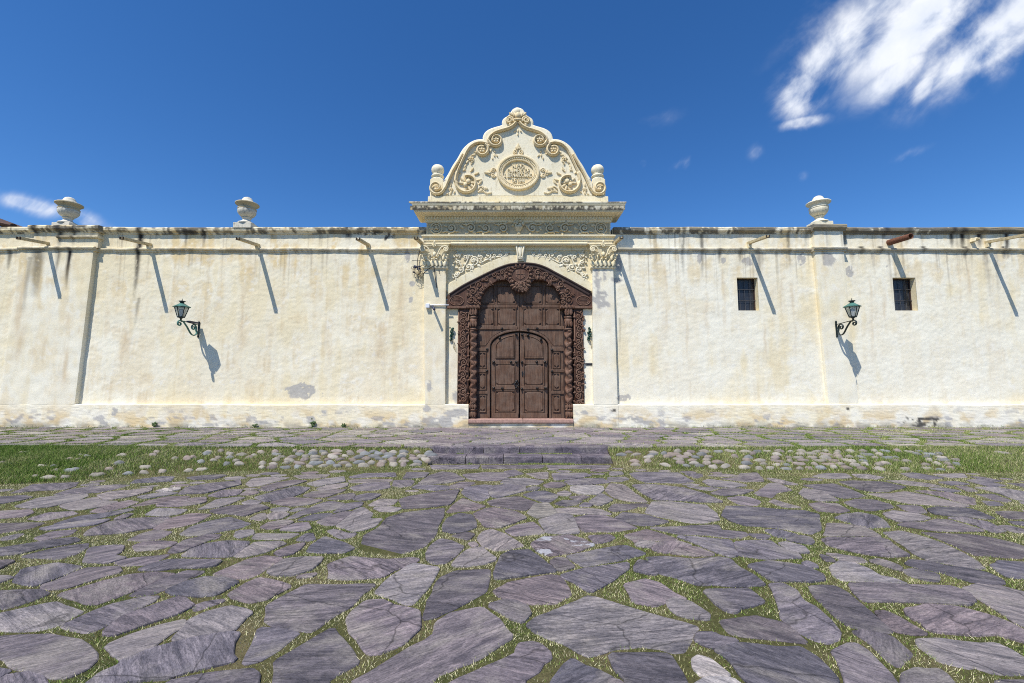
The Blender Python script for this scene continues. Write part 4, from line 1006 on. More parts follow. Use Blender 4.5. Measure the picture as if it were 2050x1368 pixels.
# ------------------------------------------------------------------ gateway in painted plaster
gw = thing('gateway', 'baroque cream plaster gateway with scrolled pediment over the carved wooden gate', 'gateway', (0, 0, 0))
def Z1(zx, zy, off=0.0): return W(800+zx/4.271, 200+zy/4.271, off)
def Z2(zx, zy, off=0.0): return W(820+zx/4.659, 430+zy/4.659, off)
def Z3(zx, zy, off=0.0): return W(820+zx/4.659, 590+zy/4.659, off)
def zz(py, off=0.0): return W(1036, py, off)[1]
def xx(px, py, off=0.0): return W(px, py, off)[0]
M1 = (D-.16)/F/4.271; M2 = (D-.03)/F/4.659          # metres per enlarged pixel
def wrap(parent, name, x0, x1, prof, mtl, yb=.3, o0=None, bevel=0):   # moulding with mitred returns: prof = (off, z) from bottom to top
    o0 = prof[0][0] if o0 is None else o0; V = []; Fc = []
    for (o, z) in prof: d = o-o0; V += [(x0-d, yb, z), (x0-d, -o, z), (x1+d, -o, z), (x1+d, yb, z)]
    k = len(prof)
    for i in range(k-1):
        for q in range(3): a = i*4+q; Fc.append((a, a+1, a+5, a+4))
    Fc += [(3, 2, 1, 0), tuple((k-1)*4+q for q in range(4))]
    m = MB(); m.add(V, Fc); return m.build(name, mtl, parent, False, bevel)
# pilasters, with capitals
for sd, (a, b, a2, b2) in enumerate(((848, 893, 850, 891), (1186, 1228, 1188, 1237))):
    po = pier(gw, 'pilaster', xx(a, 538, .14), xx(b, 538, .14), zz(537, .14), xx(a2, 808, .14), xx(b2, 808, .14), ZP-.01, .14)
    c0, c1 = xx(a, 538, .14), xx(b, 538, .14); cm = (c0+c1)/2; hw = (c1-c0)/2; z0, z1 = zz(535, .18), zz(489, .2)
    wrap(po, 'astragal', c0-.01, c1+.01, [(.15, z0-.04), (.17, z0-.035), (.185, z0-.01), (.185, z0+.012), (.165, z0+.02)], PC, .02, .15)
    cp = wrap(po, 'capital', c0+.02, c1-.02, [(.145, z0+.02), (.15, z0+.2), (.17, z0+.35), (.2, z1-.10), (.22, z1-.07)], PC, .02, .145)
    wrap(cp, 'abacus', c0-.04, c1+.04, [(.2, z1-.075), (.235, z1-.06), (.235, z1-.03), (.25, z1-.02), (.25, z1)], PC, .02, .2)
    hgt = z1-z0
    for s in (-1, 1):
        m = MB(); vx = cm+s*(hw+.0); vz = z1-.16
        pth = [(cm+s*.06, z0+hgt*.42), (cm+s*.1, z0+hgt*.56), (cm+s*hw*.6, z1-.12)]+spiral(vx, vz, .085, .015, 1.7, math.pi/2+s*.3, -s, 24)
        m.tube([(x, -.235-.03*min(1, i/10), z) for i, (x, z) in enumerate(smoothpath(pth[:4], 4)[:-1]+pth[3:])], .021, 7)
        m.ball((vx, -.26, vz), .026, 8, 6); m.build('volute', PC, cp, True)
        m = MB()
        for (dx, dz, ln, wd, an) in ((.16, .02, .2, .14, 1.5), (.26, .02, .2, .12, 1.25), (.22, .2, .16, .11, 1.2), (.29, .22, .14, .1, .9), (.06, .02, .22, .14, 1.57), (.12, .23, .13, .09, 1.4)):
            m.leaf(cm+s*dx, z0+dz, -.17, ln, wd, an if s > 0 else math.pi-an, .055); m.ball((cm+s*dx+s*math.cos(an)*ln*.9, -.25, z0+dz+math.sin(an)*ln*.86), (.03, .028, .022), 7, 5)
        m.build('acanthus_leaf', PC, cp, True)
    m = MB(); m.rosette(cm, z1-.04, -.25, .075, 6); m.ball((cm, -.26, z1+.04), (.028, .03, .05), 8, 6); m.build('capital_flower', PC, cp, True)
    m = MB(); m.leaf(cm, z0+.42, -.22, .12, .1, -1.57, .05); m.ball((cm, -.24, z0+.34), (.05, .05, .07), 8, 6); m.build('mask_ornament', PC, cp, True)
# recessed field above the gate, arch band, jamb strips
ARCH = [(350, 875), (352, 748), (372, 745), (500, 662), (640, 590), (800, 512), (900, 474), (960, 462), (1050, 455), (1130, 458), (1200, 470), (1280, 500), (1350, 538), (1500, 618), (1690, 725), (1702, 728), (1702, 875)]
arc = [Z2(*p, .06) for p in smoothpath(ARCH[2:15], 4)]
fx0, fx1 = xx(888, 520), xx(1192, 520); ft = zz(486, .0)
pts = [(fx0, ft), (fx0, arc[0][1]-.05)]+[(x, z-.05) for x, z in arc]+[(fx1, arc[-1][1]-.05), (fx1, ft)]
m = MB(); m.prism(pts, -.004, .34); fld = m.build('arch_field', PC, gw)
up = []
for i, (x, z) in enumerate(arc):
    a, b = arc[max(i-1, 0)], arc[min(i+1, len(arc)-1)]; t = math.atan2(b[1]-a[1], b[0]-a[0]); wdt = .27
    up.append((x-math.sin(t)*wdt, z+math.cos(t)*wdt))
up = [(max(fx0+.03, min(fx1-.03, x)), z) for x, z in up]
m = MB(); m.prism([(x, z-.03) for x, z in arc]+up[::-1], -.045, .05); m.build('arch_band', PC, gw, False, .012)
m = MB(); zt_, zb_ = zz(487.5), Z2(0, 338)[1]; m.prism([(fx0+.03, zt_), (fx1-.03, zt_), (fx1-.03, zb_), (fx0+.03, zb_)], -.035, .05); m.build('field_border', PC, gw, False, .008)
for a, b in ((886, 919), (1168, 1192)):
    V = []; n = 8; mr = 60
    for r in range(mr):
        q = r/(mr-1); z = zz(600)+(ZP-.02-zz(600))*q
        for s in range(n): V.append((xx(a, 700)+(xx(b, 700)-xx(a, 700))*s/(n-1), -.006-.008*float(vn(s*.7, z*6, 5)), z))
    Fc = [(r*n+s, (r+1)*n+s, (r+1)*n+s+1, r*n+s+1) for r in range(mr-1) for s in range(n-1)]
    painted('jamb_plaster', np.array(V), Fc, gw, 'body')
for a, b, s in ((845, 937.5, 21), (1148, 1238, 22)):
    x0, x1 = xx(a, 830, .15), xx(b, 830, .15); run(gw, 'plinth', x0, x1, [(y-.012 if y < 0 else .32, z+.004) for y, z in plinth_prof()], 'plinth', s, .006)
# spandrel carving
for s in (0, 1):
    pa, pb = (Z2(412, 345), Z2(932, 345)) if s == 0 else (Z2(1130, 345), Z2(1640, 345)); sel = [(x, z-.01) for x, z in up if pa[0] < x < pb[0]]
    m = MB(); m.prism([pa, pb, (pb[0], sel[-1][1])]+sel[::-1]+[(pa[0], sel[0][1])], -.014, .02); m.build('spandrel_panel', PG, gw)
def scroll(parent, name, mtl, zc, cx, cy, r, turns, a0, d, y, tr, tail=None, leaves=(), ros=0, sc=M2):
    X, Z = zc(cx, cy, 0); R = r*sc; m = MB(); pth = spiral(X, Z, R, R*.16, turns, a0, d, int(16*turns)+6)
    if tail: pth = smoothpath([zc(*p, 0) for p in tail]+[pth[0]], 4)[:-1]+pth
    n = len(pth); m.tube([(x, y-tr*.55-.02*(i/n), z) for i, (x, z) in enumerate(pth)], [tr*(.55+.45*min(1, i/5))*(1-.35*i/n) for i in range(n)], 6)
    if ros: m.rosette(X, Z, y-.02, R*.42*ros)
    for (an, ln) in leaves: m.leaf(X+R*.9*math.cos(an), Z+R*.9*math.sin(an), y, ln*sc, ln*sc*.62, an+.5*d, tr*1.7)
    return m.build(name, mtl, parent, True)
mir2 = lambda p: (2060-p[0], p[1])
for s in (0, 1):
    f = (lambda p: p) if s == 0 else mir2; d = 1 if s == 0 else -1
    A = lambda a: a if s == 0 else math.pi-a
    for (cx, cy, r, tn, a0, lv, ro) in ((600, 430, 54, 1.5, 3.9, (0.6, 2.2, 4.4, 5.3), 1), (735, 385, 34, 1.4, 3.6, (.4, 2.2, 5.0), .8), (845, 378, 24, 1.5, 3.5, (1.2, 4.9), 0), (900, 372, 20, 1.4, 3.6, (.3,), 0), (550, 492, 34, 1.4, 3.8, (5.2, .3, 2.4), .9),
                                    (480, 515, 34, 1.4, 4.2, (2.6, 1.4, 3.9), .8), (450, 385, 28, 1.4, 5.0, (1.5, 3.4, .4), .8), (520, 400, 24, 1.3, 4.0, (1.9, .6), 0), (452, 450, 24, 1.3, 4.6, (2.9, 1.8), 0), (440, 572, 24, 1.3, 1.2, (2.6, 4.4, 3.6), .6), (665, 400, 22, 1.2, 3.6, (1.9, 4.6), 0), (790, 385, 18, 1.2, 3.5, (1.3, 4.7), 0)):
        c = f((cx, cy)); scroll(fld, 'spandrel_scroll', PW, Z2, c[0], c[1], r, tn, A(a0), d, -.018, .024, None, [(A(q), r*.75+8) for q in lv], ro)
    m = MB(); vine = smoothpath([Z2(*f(p)) for p in ((425, 600), (470, 550), (530, 455), (570, 380), (650, 450), (720, 425), (800, 400), (870, 395), (925, 380))], 5)
    m.tube([(x, -.03, z) for x, z in vine], .020, 6)
    for i in range(3, len(vine)-2, 3):
        x, z = vine[i]; m.leaf(x, z, -.008, .09, .06, random.uniform(0, 6.28), .03)
    m.build('spandrel_vine', PW, fld, True)
# keystone
kx0, kx1 = Z2(978, 300)[0], Z2(1083, 300)[0]; kb0, kb1 = Z2(1005, 430)[0], Z2(1066, 430)[0]; kt, kb = Z2(0, 284)[1], Z2(0, 443)[1]
ks = MB(); ks.prism([(kx0+.03, kt), (kx1-.03, kt), (kb1, kb), (kb0, kb)], -.10, .04); ko = ks.build('keystone', PW, gw, False, .01)
kc = (kx0+kx1)/2
for s in (-1, 1):
    m = MB(); m.tube([(kc+s*.11-s*.06*q/8, -.115-.03*math.sin(q/8*3.1), kt-.03+(kb-kt+.06)*q/8) for q in range(9)], [.028-.008*q/8 for q in range(9)], 7); m.build('keystone_roll', PW, ko, True)
m = MB(); m.leaf(kc, kt-.02, -.1, .36, .16, -1.57, .06); m.rosette(kc, kb+.09, -.13, .06); m.rosette(kc-.09, kt-.05, -.13, .045); m.rosette(kc+.09, kt-.05, -.13, .045); m.build('keystone_leaf', PW, ko, True)
# architrave
ax0, ax1 = xx(847, 478, .2), xx(1229, 478, .2)
wrap(gw, 'architrave', ax0+.03, ax1-.03, [(.15, zz(488.5, .15)), (.15, zz(483, .15)), (.175, zz(482, .17)), (.175, zz(476, .17)), (.20, zz(474.5, .2)), (.225, zz(472.5, .22)), (.225, zz(470.6, .22)), (.15, zz(470, .15))], PC, .3, .15)
wrap(gw, 'architrave_fillet', xx(905, 489, .18), xx(1173, 489, .18), [(.14, zz(492, .14)), (.165, zz(491, .16)), (.19, zz(488, .19)), (.19, zz(486, .19)), (.152, zz(485, .15))], PC, .1, .14)
# frieze
PD = make_plaster('dark_plaster', False, (.48, .40, .25), (.58, .49, .32), (.26, .20, .12))  # darker tone for the frieze board behind its scrolls, and two urn rims
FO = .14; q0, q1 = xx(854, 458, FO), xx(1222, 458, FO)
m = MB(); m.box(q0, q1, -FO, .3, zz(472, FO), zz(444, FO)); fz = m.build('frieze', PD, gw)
fb = MB(); fzz0, fzz1 = zz(470, FO), zz(446.5, FO)
for (a, b, c, d_) in ((q0, q1, fzz1-.02, fzz1+.015), (q0, q1, fzz0-.015, fzz0+.02), (q0, q0+.03, fzz0+.02, fzz1-.02), (q1-.03, q1, fzz0+.02, fzz1-.02)): fb.box(a, b, -FO-.015, -FO+.01, c, d_)
fb.build('frieze_border', PG, fz)
prev = None
for i, cx in enumerate((445, 610, 735, 885)):
    for s in (0, 1):
        c = cx if s == 0 else 2020-cx; d = (1 if i % 2 == 0 else -1)*(1 if s == 0 else -1)
        a0 = (math.pi if s == 0 else 0)+(.7 if i % 2 == 0 else -.7)*(1 if s == 0 else -1)
        X = c-(80 if s == 0 else -80); yy = 1100+(35 if i % 2 == 0 else -35)
        scroll(fz, 'frieze_scroll', PG, lambda x, y, o=0: Z1(x, y, FO), c, 1100, 44, 1.6, a0, d, -FO-.012, .027, [(X, yy)], [(1.2, 36), (4.2, 36), (2.6, 30), (5.6, 30)], .9, M1)
for cx in (315, 1720):
    X, Z = Z1(cx, 1100, FO)
    for r, tr in ((50, .022), (33, .016)):
        m = MB(); m.tube([(X+r*M1*math.cos(q*.2618), -FO-.014, Z+r*M1*math.sin(q*.2618)) for q in range(25)], tr, 6); m.build('roundel_ring', PG, fz, True)
    m = MB()
    for q in (1.57, 3.67, 5.76): m.tube([(X, -FO-.02, Z), (X+20*M1*math.cos(q), -FO-.03, Z+20*M1*math.sin(q))], .022, 6)
    m.ball((X, -FO-.03, Z), .03, 8, 6); m.build('roundel_knot', PG, fz, True)
X, Z = Z1(1018, 1110, FO); m = MB(); m.lathe([(.05, -.14), (.055, -.12), (.03, -.08), (.06, -.04), (.11, .03), (.13, .08)], (X, -FO-.01, Z), 12)
for q in range(9): m.ball((X+random.uniform(-.14, .14), -FO-.08, Z+.12+random.uniform(-.03, .09)), random.uniform(.03, .048), 7, 5)
m.build('flower_vase', PG, fz, True)
for s in (-1, 1):
    for q in range(7): m = MB(); m.leaf(X+s*(.2+q*.36), Z+random.uniform(-.1, .12), -FO-.004, .14, .08, random.uniform(0, 6.28), .04); m.build('frieze_leaf', PG, fz, True)
# cornice
cz = [(.145, zz(446.5, .145)), (.175, zz(445, .175)), (.185, zz(441.5, .185)), (.20, zz(440.5, .2)), (.20, zz(433.5, .2)), (.26, zz(432, .26)), (.275, zz(430, .275)), (.30, zz(428.5, .3)), (.40, zz(426, .4)), (.445, zz(424, .44)), (.455, zz(421, .455)), (.465, zz(413, .465)), (.485, zz(411.5, .485)), (.50, zz(408, .5)), (.50, zz(405.6, .5)), (.20, zz(404.5, .5)+.03)]
cor = wrap(gw, 'cornice', q0+.01, q1-.01, cz, PC, .36, .145)
nd = 64; dx0, dx1 = q0-.05, q1+.05; dzb, dzt = zz(439.5, .21), zz(434, .21); dme = None
for i in range(nd):
    if dme is None:
        m = MB(); m.box(-.021, .021, -.026, .02, 0, dzt-dzb); dme = m.mesh('dentil'); dme.materials.append(PC)
    o = link('dentil', dme, cor); o.location = (dx0+(dx1-dx0)*(i+.5)/nd, -.2, dzb)
# weathered top edge of the cornice: a thin mossy lip
n = 240; x0, x1 = xx(818.5, 407, .5), xx(1254, 407, .5); V = []; Fc = []
for i in range(n+1):
    X = x0+(x1-x0)*i/n; e = .012*float(fbm(X*3, 0*X, 3)); zt_ = zz(405.8, .5)
    V += [(X, -.504, zt_-.025+e), (X, -.512, zt_-.004), (X, -.506, zt_+.02+e), (X, -.3, zt_+.05)]
for i in range(n):
    for q in range(3): a = i*4+q; Fc.append((a, a+4, a+5, a+1))
painted('cornice_lip', np.array(V), [f for f in Fc], cor, 'coping', False)
V = []; Fc = []; nz_ = 12; za, zb_ = zz(420.6, .47), zz(412.5, .47)        # stained fascia
for i in range(n+1):
    X = x0+.03+(x1-x0-.06)*i/n
    for j in range(nz_): V.append((X, -.467-.0014*j, za+(zb_-za)*j/(nz_-1)))
painted('cornice_fascia', np.array(V), grid_faces(n+1, nz_), cor, 'fascia', False)
# pediment
PO = .16
ped_px = [(640, 822), (640, 705), (618, 690), (585, 640), (548, 570), (505, 505), (462, 430), (410, 378), (350, 350), (285, 345), (286, 318), (268, 282), (220, 252), (125, 222), (122, 192), (110, 166), (70, 140), (46, 105), (30, 85), (0, 74)]
half = ped_px[:2]+smoothpath(ped_px[2:10], 3)+smoothpath(ped_px[10:], 3)
out = [Z1(1010-a, b, PO) for a, b in half]+[Z1(1010+a, b, PO) for a, b in half[::-1][1:]]
m = MB(); m.prism(out, -PO, .14); ped = m.build('pediment', PW, gw, False, .012)
m = MB(); m.tube([(x, -PO+.05, z) for x, z in out[2:-2]], .052, 7); m.build('pediment_coping', PW, ped, True)
b0, b1 = xx(856.5, 400, .2), xx(1218, 400, .2); m = MB(); m.box(b0, b1, -.2, .3, zz(408, .5)+.0, zz(393, .2)); m.build('pediment_base', PC, ped, False, .015)
T1 = lambda p, s: Z1(1010+s*p[0], p[1], PO)
def pipe(name, pth, r, ext=(), mtl=PS, y=-PO-.035, ro=None, groove=True):
    m = MB(); n = len(pth); m.tube([(x, y-.012*i/n, z) for i, (x, z) in enumerate(pth)], [r*(1-.28*(i/n)) for i in range(n)], 8, (0, -1, 0), 1.1)
    if groove: m.tube([(x, y-.012*i/n-r*.98, z) for i, (x, z) in enumerate(pth)], [r*.42*(1-.28*(i/n)) for i in range(n)], 6)
    if ro: m.rosette(ro[0], ro[1], y-.01, ro[2], 5); m.ball((ro[0], y+.01, ro[1]), (ro[2]*.95, .03, ro[2]*.95), 12, 6)
    return m.build(name, mtl, ped, True)
for s in (-1, 1):
    A = lambda a: a if s > 0 else math.pi-a
    # crown scroll, running out from the top to a curl at the shoulder
    c = T1((185, 352), s); R = 52*M1
    pth = smoothpath([T1(p, s) for p in ((16, 200), (38, 226), (80, 250), (140, 268), (195, 288), (238, 322), (252, 352))], 5)+spiral(c[0], c[1], 64*M1, 30*M1, 1.05, A(-.15), -s, 26)
    pipe('crown_scroll', pth, .048, ro=(c[0], c[1], 31*M1))
    # shoulder scroll: curl, over the shoulder, down the flank into a big volute
    c = T1((305, 436), s); c2 = T1((430, 715), s)
    p1 = spiral(c[0], c[1], 62*M1, 30*M1, 1.0, A(2.1), s, 24)[::-1]
    p2 = smoothpath([T1(p, s) for p in ((262, 385), (310, 372), (370, 384), (420, 425), (455, 490), (490, 565), (520, 640), (532, 705))], 5)
    p3 = spiral(c2[0], c2[1], 102*M1, 60*M1, .82, A(.1), -s, 26)
    pipe('flank_scroll', p1+p2[1:], .046, ro=(c[0], c[1], 31*M1)); pipe('flank_volute', p2[-7:]+p3, .05)
    m = MB(); m.tube([(x, -PO-.02, z) for x, z in smoothpath([T1((232, 398), s), T1((255, 392), s), T1((278, 380), s)], 3)], .03, 7); m.build('scroll_clasp', PS, ped, True)
    # outer band ending in the curl at the foot
    c = T1((695, 755), s)
    pth = smoothpath([T1(p, s) for p in ((470, 470), (510, 540), (555, 615), (590, 690), (618, 760))], 5)+spiral(c[0], c[1], 72*M1, 20*M1, 1.35, A(math.pi+.15), s, 30)
    pipe('foot_scroll', pth, .043)
    m = MB(); m.rosette(c[0], c[1], -PO-.03, .06); m.build('foot_rosette', PS, ped, True)
    # leafy head inside the big volute, sprays, festoons
    m = MB()
    for q in range(9):
        a = q*.62; m.leaf(c2[0]+.05*math.cos(a)*s, c2[1]+.05*math.sin(a), -PO-.01, .20, .09, A(a), .05)
    m.ball((c2[0]+s*-.03, -PO-.05, c2[1]+.03), (.07, .06, .08), 9, 7); m.ball((c2[0]+s*.05, -PO-.05, c2[1]-.06), (.06, .05, .07), 9, 7); m.build('volute_leafage', PS, ped, True)
    m = MB()
    for (a, b, an, ln) in ((330, 722, 2.2, 46), (300, 755, 3.3, 50), (285, 790, 3.6, 40), (335, 790, 2.6, 44), (255, 800, 3.0, 34), (400, 612, 2.2, 40), (450, 605, 1.4, 40), (365, 640, 2.7, 40), (490, 630, .8, 36), (345, 690, 2.9, 40)):
        p = T1((a, b), s); m.leaf(p[0], p[1], -PO+.005, ln*M1, ln*M1*.62, A(an), .045); m.ball((p[0], -PO-.01, p[1]), .024, 7, 5)
    m.build('volute_spray', PS, ped, True); m = MB(); p = T1((305, 770), s); m.tube([(x, -PO-.015, z) for x, z in spiral(p[0], p[1], 34*M1, 8*M1, 1.3, A(0), s, 16)], .018, 6); m.build('spray_curl', PS, ped, True)
    m = MB()
    for (a, b, an, ln) in ((360, 470, -.2, 40), (395, 490, -.6, 42), (420, 520, -.9, 40), (440, 555, -1.0, 36), (375, 515, -.9, 36), (345, 455, .2, 30), (458, 590, -1.2, 28), (400, 535, -1.8, 26)):
        p = T1((a, b), s); m.leaf(p[0], p[1], -PO+.005, ln*M1, ln*M1*.6, A(an), .045)
    p = T1((398, 505), s); m.rosette(p[0], p[1], -PO-.01, .085); m.build('flank_garland', PS, ped, True)
    m = MB()
    for (a, b, an, ln) in ((205, 425, -2.0, 34), (225, 420, -1.2, 36), (200, 460, -1.6, 32), (215, 490, -1.5, 26), (185, 470, -2.3, 26), (235, 455, -.8, 26)):
        p = T1((a, b), s); m.leaf(p[0], p[1], -PO+.005, ln*M1, ln*M1*.6, A(an), .04)
    m.build('hanging_leaf', PS, ped, True)
    m = MB()
    for (a, b, an, ln) in ((575, 745, 1.6, 40), (570, 780, -1.4, 36), (560, 760, .3, 26), (590, 800, -.6, 26), (548, 800, 2.2, 24)):
        p = T1((a, b), s); m.leaf(p[0], p[1], -PO+.005, ln*M1, ln*M1*.6, A(an), .045)
    p = T1((572, 768), s); m.rosette(p[0], p[1], -PO-.01, .07); m.build('corner_spray', PS, ped, True)
    # pedestal and ball at the foot of the pediment
    ca = T1((695, 690), s); wdt = 58*M1; zb2, zt2 = zz(393, PO), Z1(0, 662, PO)[1]; m = MB()
    m.prism([(ca[0]-wdt, zb2), (ca[0]+wdt, zb2), (ca[0]+wdt, zt2-.05), (ca[0]+wdt-.06, zt2), (ca[0]-wdt+.06, zt2), (ca[0]-wdt, zt2-.05)], -PO+.02, .22); fp = m.build('finial_pedestal', PC, ped, False, .02)
    m = MB(); m.lathe([(.17, -.02), (.165, .02), (.12, .05), (.17, .075), (.185, .10), (.17, .125), (.11, .135), (.15, .19), (.178, .25), (.182, .30), (.168, .36), (.13, .41), (.07, .44), (.01, .448)], (ca[0], .03, zt2), 20); m.build('ball_finial', PW, fp, True)
    # curls either side of the crowning ball
    c = T1((72, 180), s); pipe('crest_curl', smoothpath([T1((20, 190), s), T1((45, 188), s)], 3)+spiral(c[0], c[1], 36*M1, 7*M1, 1.8, A(math.pi-.2), -s, 26), .03, groove=False)
    m = MB()
    for (a, b, an, ln) in ((30, 150, 1.2, 46), (45, 140, .7, 40), (62, 200, -1.2, 36), (15, 160, 1.5, 50)):
        p = T1((a, b), s); m.leaf(p[0], p[1], -PO-.01, ln*M1, ln*M1*.6, A(an), .06)
    m.build('crest_leaf', PS, ped, True)
m = MB(); p = T1((0, 180), 1); m.tube([(p[0]-.1, -PO-.06, p[1]), (p[0]+.1, -PO-.06, p[1])], .04, 8); m.ball((p[0], -PO-.05, p[1]+.12), (.08, .07, .1), 10, 7); m.build('crest_knot', PS, ped, True)
p = Z1(1005, 93, PO); m = MB(); m.lathe([(.06, -.18), (.055, -.12)]+[(max(.005, .135*math.sin(math.pi*q/12)), -.135*math.cos(math.pi*q/12)) for q in range(2, 13)], (p[0], -.06, p[1]), 20); m.build('ball_finial', PW, ped, True)
m = MB()
for (a, b, an, ln) in ((0, 250, -1.57, 34), (-16, 262, -2.4, 26), (16, 262, -.7, 26), (0, 285, -1.57, 26)):
    p = T1((a, b), 1); m.leaf(p[0], p[1], -PO+.005, ln*M1, ln*M1*.6, an, .04)
m.build('hanging_leaf', PS, ped, True)
# oval medallion with its inscription
oc_ = Z1(1014, 627, PO); md = None
def oval(rx, ry, y, n=48): return [(oc_[0]+rx*M1*math.cos(2*math.pi*q/n), y, oc_[1]+ry*M1*math.sin(2*math.pi*q/n)) for q in range(n+1)]
V = []; Fc = []; n = 48
rings = [(190, 164, -PO+.01), (190, 164, -PO-.06), (184, 158, -PO-.085), (172, 147, -PO-.085), (166, 141, -PO-.06), (150, 124, -PO-.045), (146, 119, -PO-.06), (138, 112, -PO-.055), (134, 108, -PO-.005)]
for rx, ry, y in rings: V += [tuple(v) for v in oval(rx, ry, y)[:-1]]
for i in range(len(rings)-1):
    for q in range(n): q2 = (q+1) % n; Fc.append((i*n+q, i*n+q2, (i+1)*n+q2, (i+1)*n+q))
Fc.append(tuple((len(rings)-1)*n+q for q in range(n)))
m = MB(); m.add(V, [f[::-1] for f in Fc]); md = m.build('medallion', PS, ped)
bm_ = MB(); bm_.ball((0, 0, 0), (.016, .016, .02), 6, 5); bme = bm_.mesh('bead'); bme.materials.append(PC)
for q in range(60):
    a = 2*math.pi*q/60; o = link('bead', bme, md); o.location = (oc_[0]+158*M1*math.cos(a), -PO-.058, oc_[1]+132*M1*math.sin(a))
for (an, d_) in ((math.pi/2, 1), (0, 1), (math.pi, 1)):
    rx = 190 if an != math.pi/2 else 164; bx, bz = oc_[0]+rx*M1*math.cos(an), oc_[1]+rx*M1*math.sin(an); m = MB()
    t = (math.cos(an), math.sin(an)); sd = (-t[1], t[0])
    for s in (-1, 1):
        cx, cz_ = bx+t[0]*32*M1+sd[0]*s*24*M1, bz+t[1]*32*M1+sd[1]*s*24*M1
        m.tube([(x, -PO-.015, z) for x, z in spiral(cx, cz_, 22*M1, 5*M1, 1.5, an+math.pi, -s, 18)], .017, 6); m.leaf(bx+t[0]*50*M1, bz+t[1]*50*M1, -PO, 34*M1, 22*M1, an+s*.8, .04)
    m.leaf(bx+t[0]*50*M1, bz+t[1]*50*M1, -PO, 60*M1, 30*M1, an, .05); m.ball((bx+t[0]*60*M1, -PO-.02, bz+t[1]*60*M1), .03, 7, 5); m.build('medallion_spray', PS, md, True)
for body, cy, wpx in (('NUEVO', 573, 104), ('CARMELO DE', 613, 196), ('S. BERNARDO A\u00d1O', 652, 250), ('DE 1846', 697, 112)):
    cu = bpy.data.curves.new('inscription', 'FONT'); cu.body = body; cu.size = .15; cu.align_x = 'CENTER'; cu.align_y = 'CENTER'; cu.extrude = .018; cu.offset = .002; cu.resolution_u = 3
    to = bpy.data.objects.new('inscription_tmp', cu); COL.objects.link(to); bpy.context.view_layer.update()
    me = bpy.data.meshes.new_from_object(to.evaluated_get(bpy.context.evaluated_depsgraph_get())); bpy.data.objects.remove(to)
    wv = max(v.co.x for v in me.vertices)-min(v.co.x for v in me.vertices); sx = wpx*M1/wv; p = Z1(1014, cy, PO)
    me.name = 'inscription'; me.materials.clear(); o = link('inscription', me, md, PC); o.rotation_euler = (math.pi/2, 0, 0); o.scale = (sx, 1.15, 1); o.location = (p[0], -PO-.02, p[1])
# ------------------------------------------------------------------ carved wooden gate
gt = thing('wooden_gate', 'dark brown carved wooden gate with arched wicket doors and twisted columns', 'gate', (0, 0, 0))
WM = make_wood('dark_carved_wood', (.045, .020, .012), (.088, .039, .023), (.14, .066, .040), (.13, .085, .062))  # darker tone for the lintel and jamb boards behind their raised carving
DY = .12                                                   # face of the doors, behind the wall face
def R3(zx, zy): return Z3(zx, zy, -DY)
INN = [(1405, 875), (1418, 800), (1400, 735), (1345, 662), (1255, 612), (1165, 606), (1130, 635), (1118, 680), (1075, 708), (1030, 720), (988, 708), (950, 680), (936, 635), (905, 606), (830, 610), (745, 660), (685, 735), (658, 800), (655, 875)]
inn = [Z2(*p, .08) for p in [INN[0]]+smoothpath(INN[1:6], 3)+smoothpath(INN[6:13], 3)+smoothpath(INN[13:18], 3)+[INN[18]]]
outl = [Z2(*p, .08) for p in ARCH[:2]+smoothpath(ARCH[2:15], 4)+ARCH[15:]]
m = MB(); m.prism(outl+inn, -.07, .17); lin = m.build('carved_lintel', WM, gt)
top = outl[2:-2]; V = []
lowr = []
for i, (x, z) in enumerate(top):
    a, b = top[max(i-1, 0)], top[min(i+1, len(top)-1)]; t = math.atan2(b[1]-a[1], b[0]-a[0]); lowr.append((x+math.sin(t)*.105, z-math.cos(t)*.105))
m = MB(); m.prism(top+lowr[::-1], -.095, 0); m.build('lintel_crown', WK, lin, False, .01)
m = MB(); m.tube([(x, -.09, z+.0) for x, z in top], .03, 7); m.build('lintel_bead', WK, lin, True)
for (a, b, s) in ((350, 655, -1), (1405, 1702, 1)):
    x0, z0 = Z2(a, 875, .09); x1, z1 = Z2(b, 853, .09); m = MB(); m.box(x0, x1, -.105, .1, z0, z1); m.build('lintel_ledge', WC, lin, False, .008)
    fl0, fl1 = (525, 652) if s < 0 else (1408, 1540)
    m = MB()
    for q in range(10): xx_ = Z2(fl0+(fl1-fl0)*(q+.5)/10, 860, .1)[0]; m.tube([(xx_, -.108, z0+.005), (xx_, -.108, z1+.02)], .011, 6)
    m.build('fluting', WC, lin, True)
LZ = lambda x, y, o=0: Z2(x, y, .07)
AX = 1030
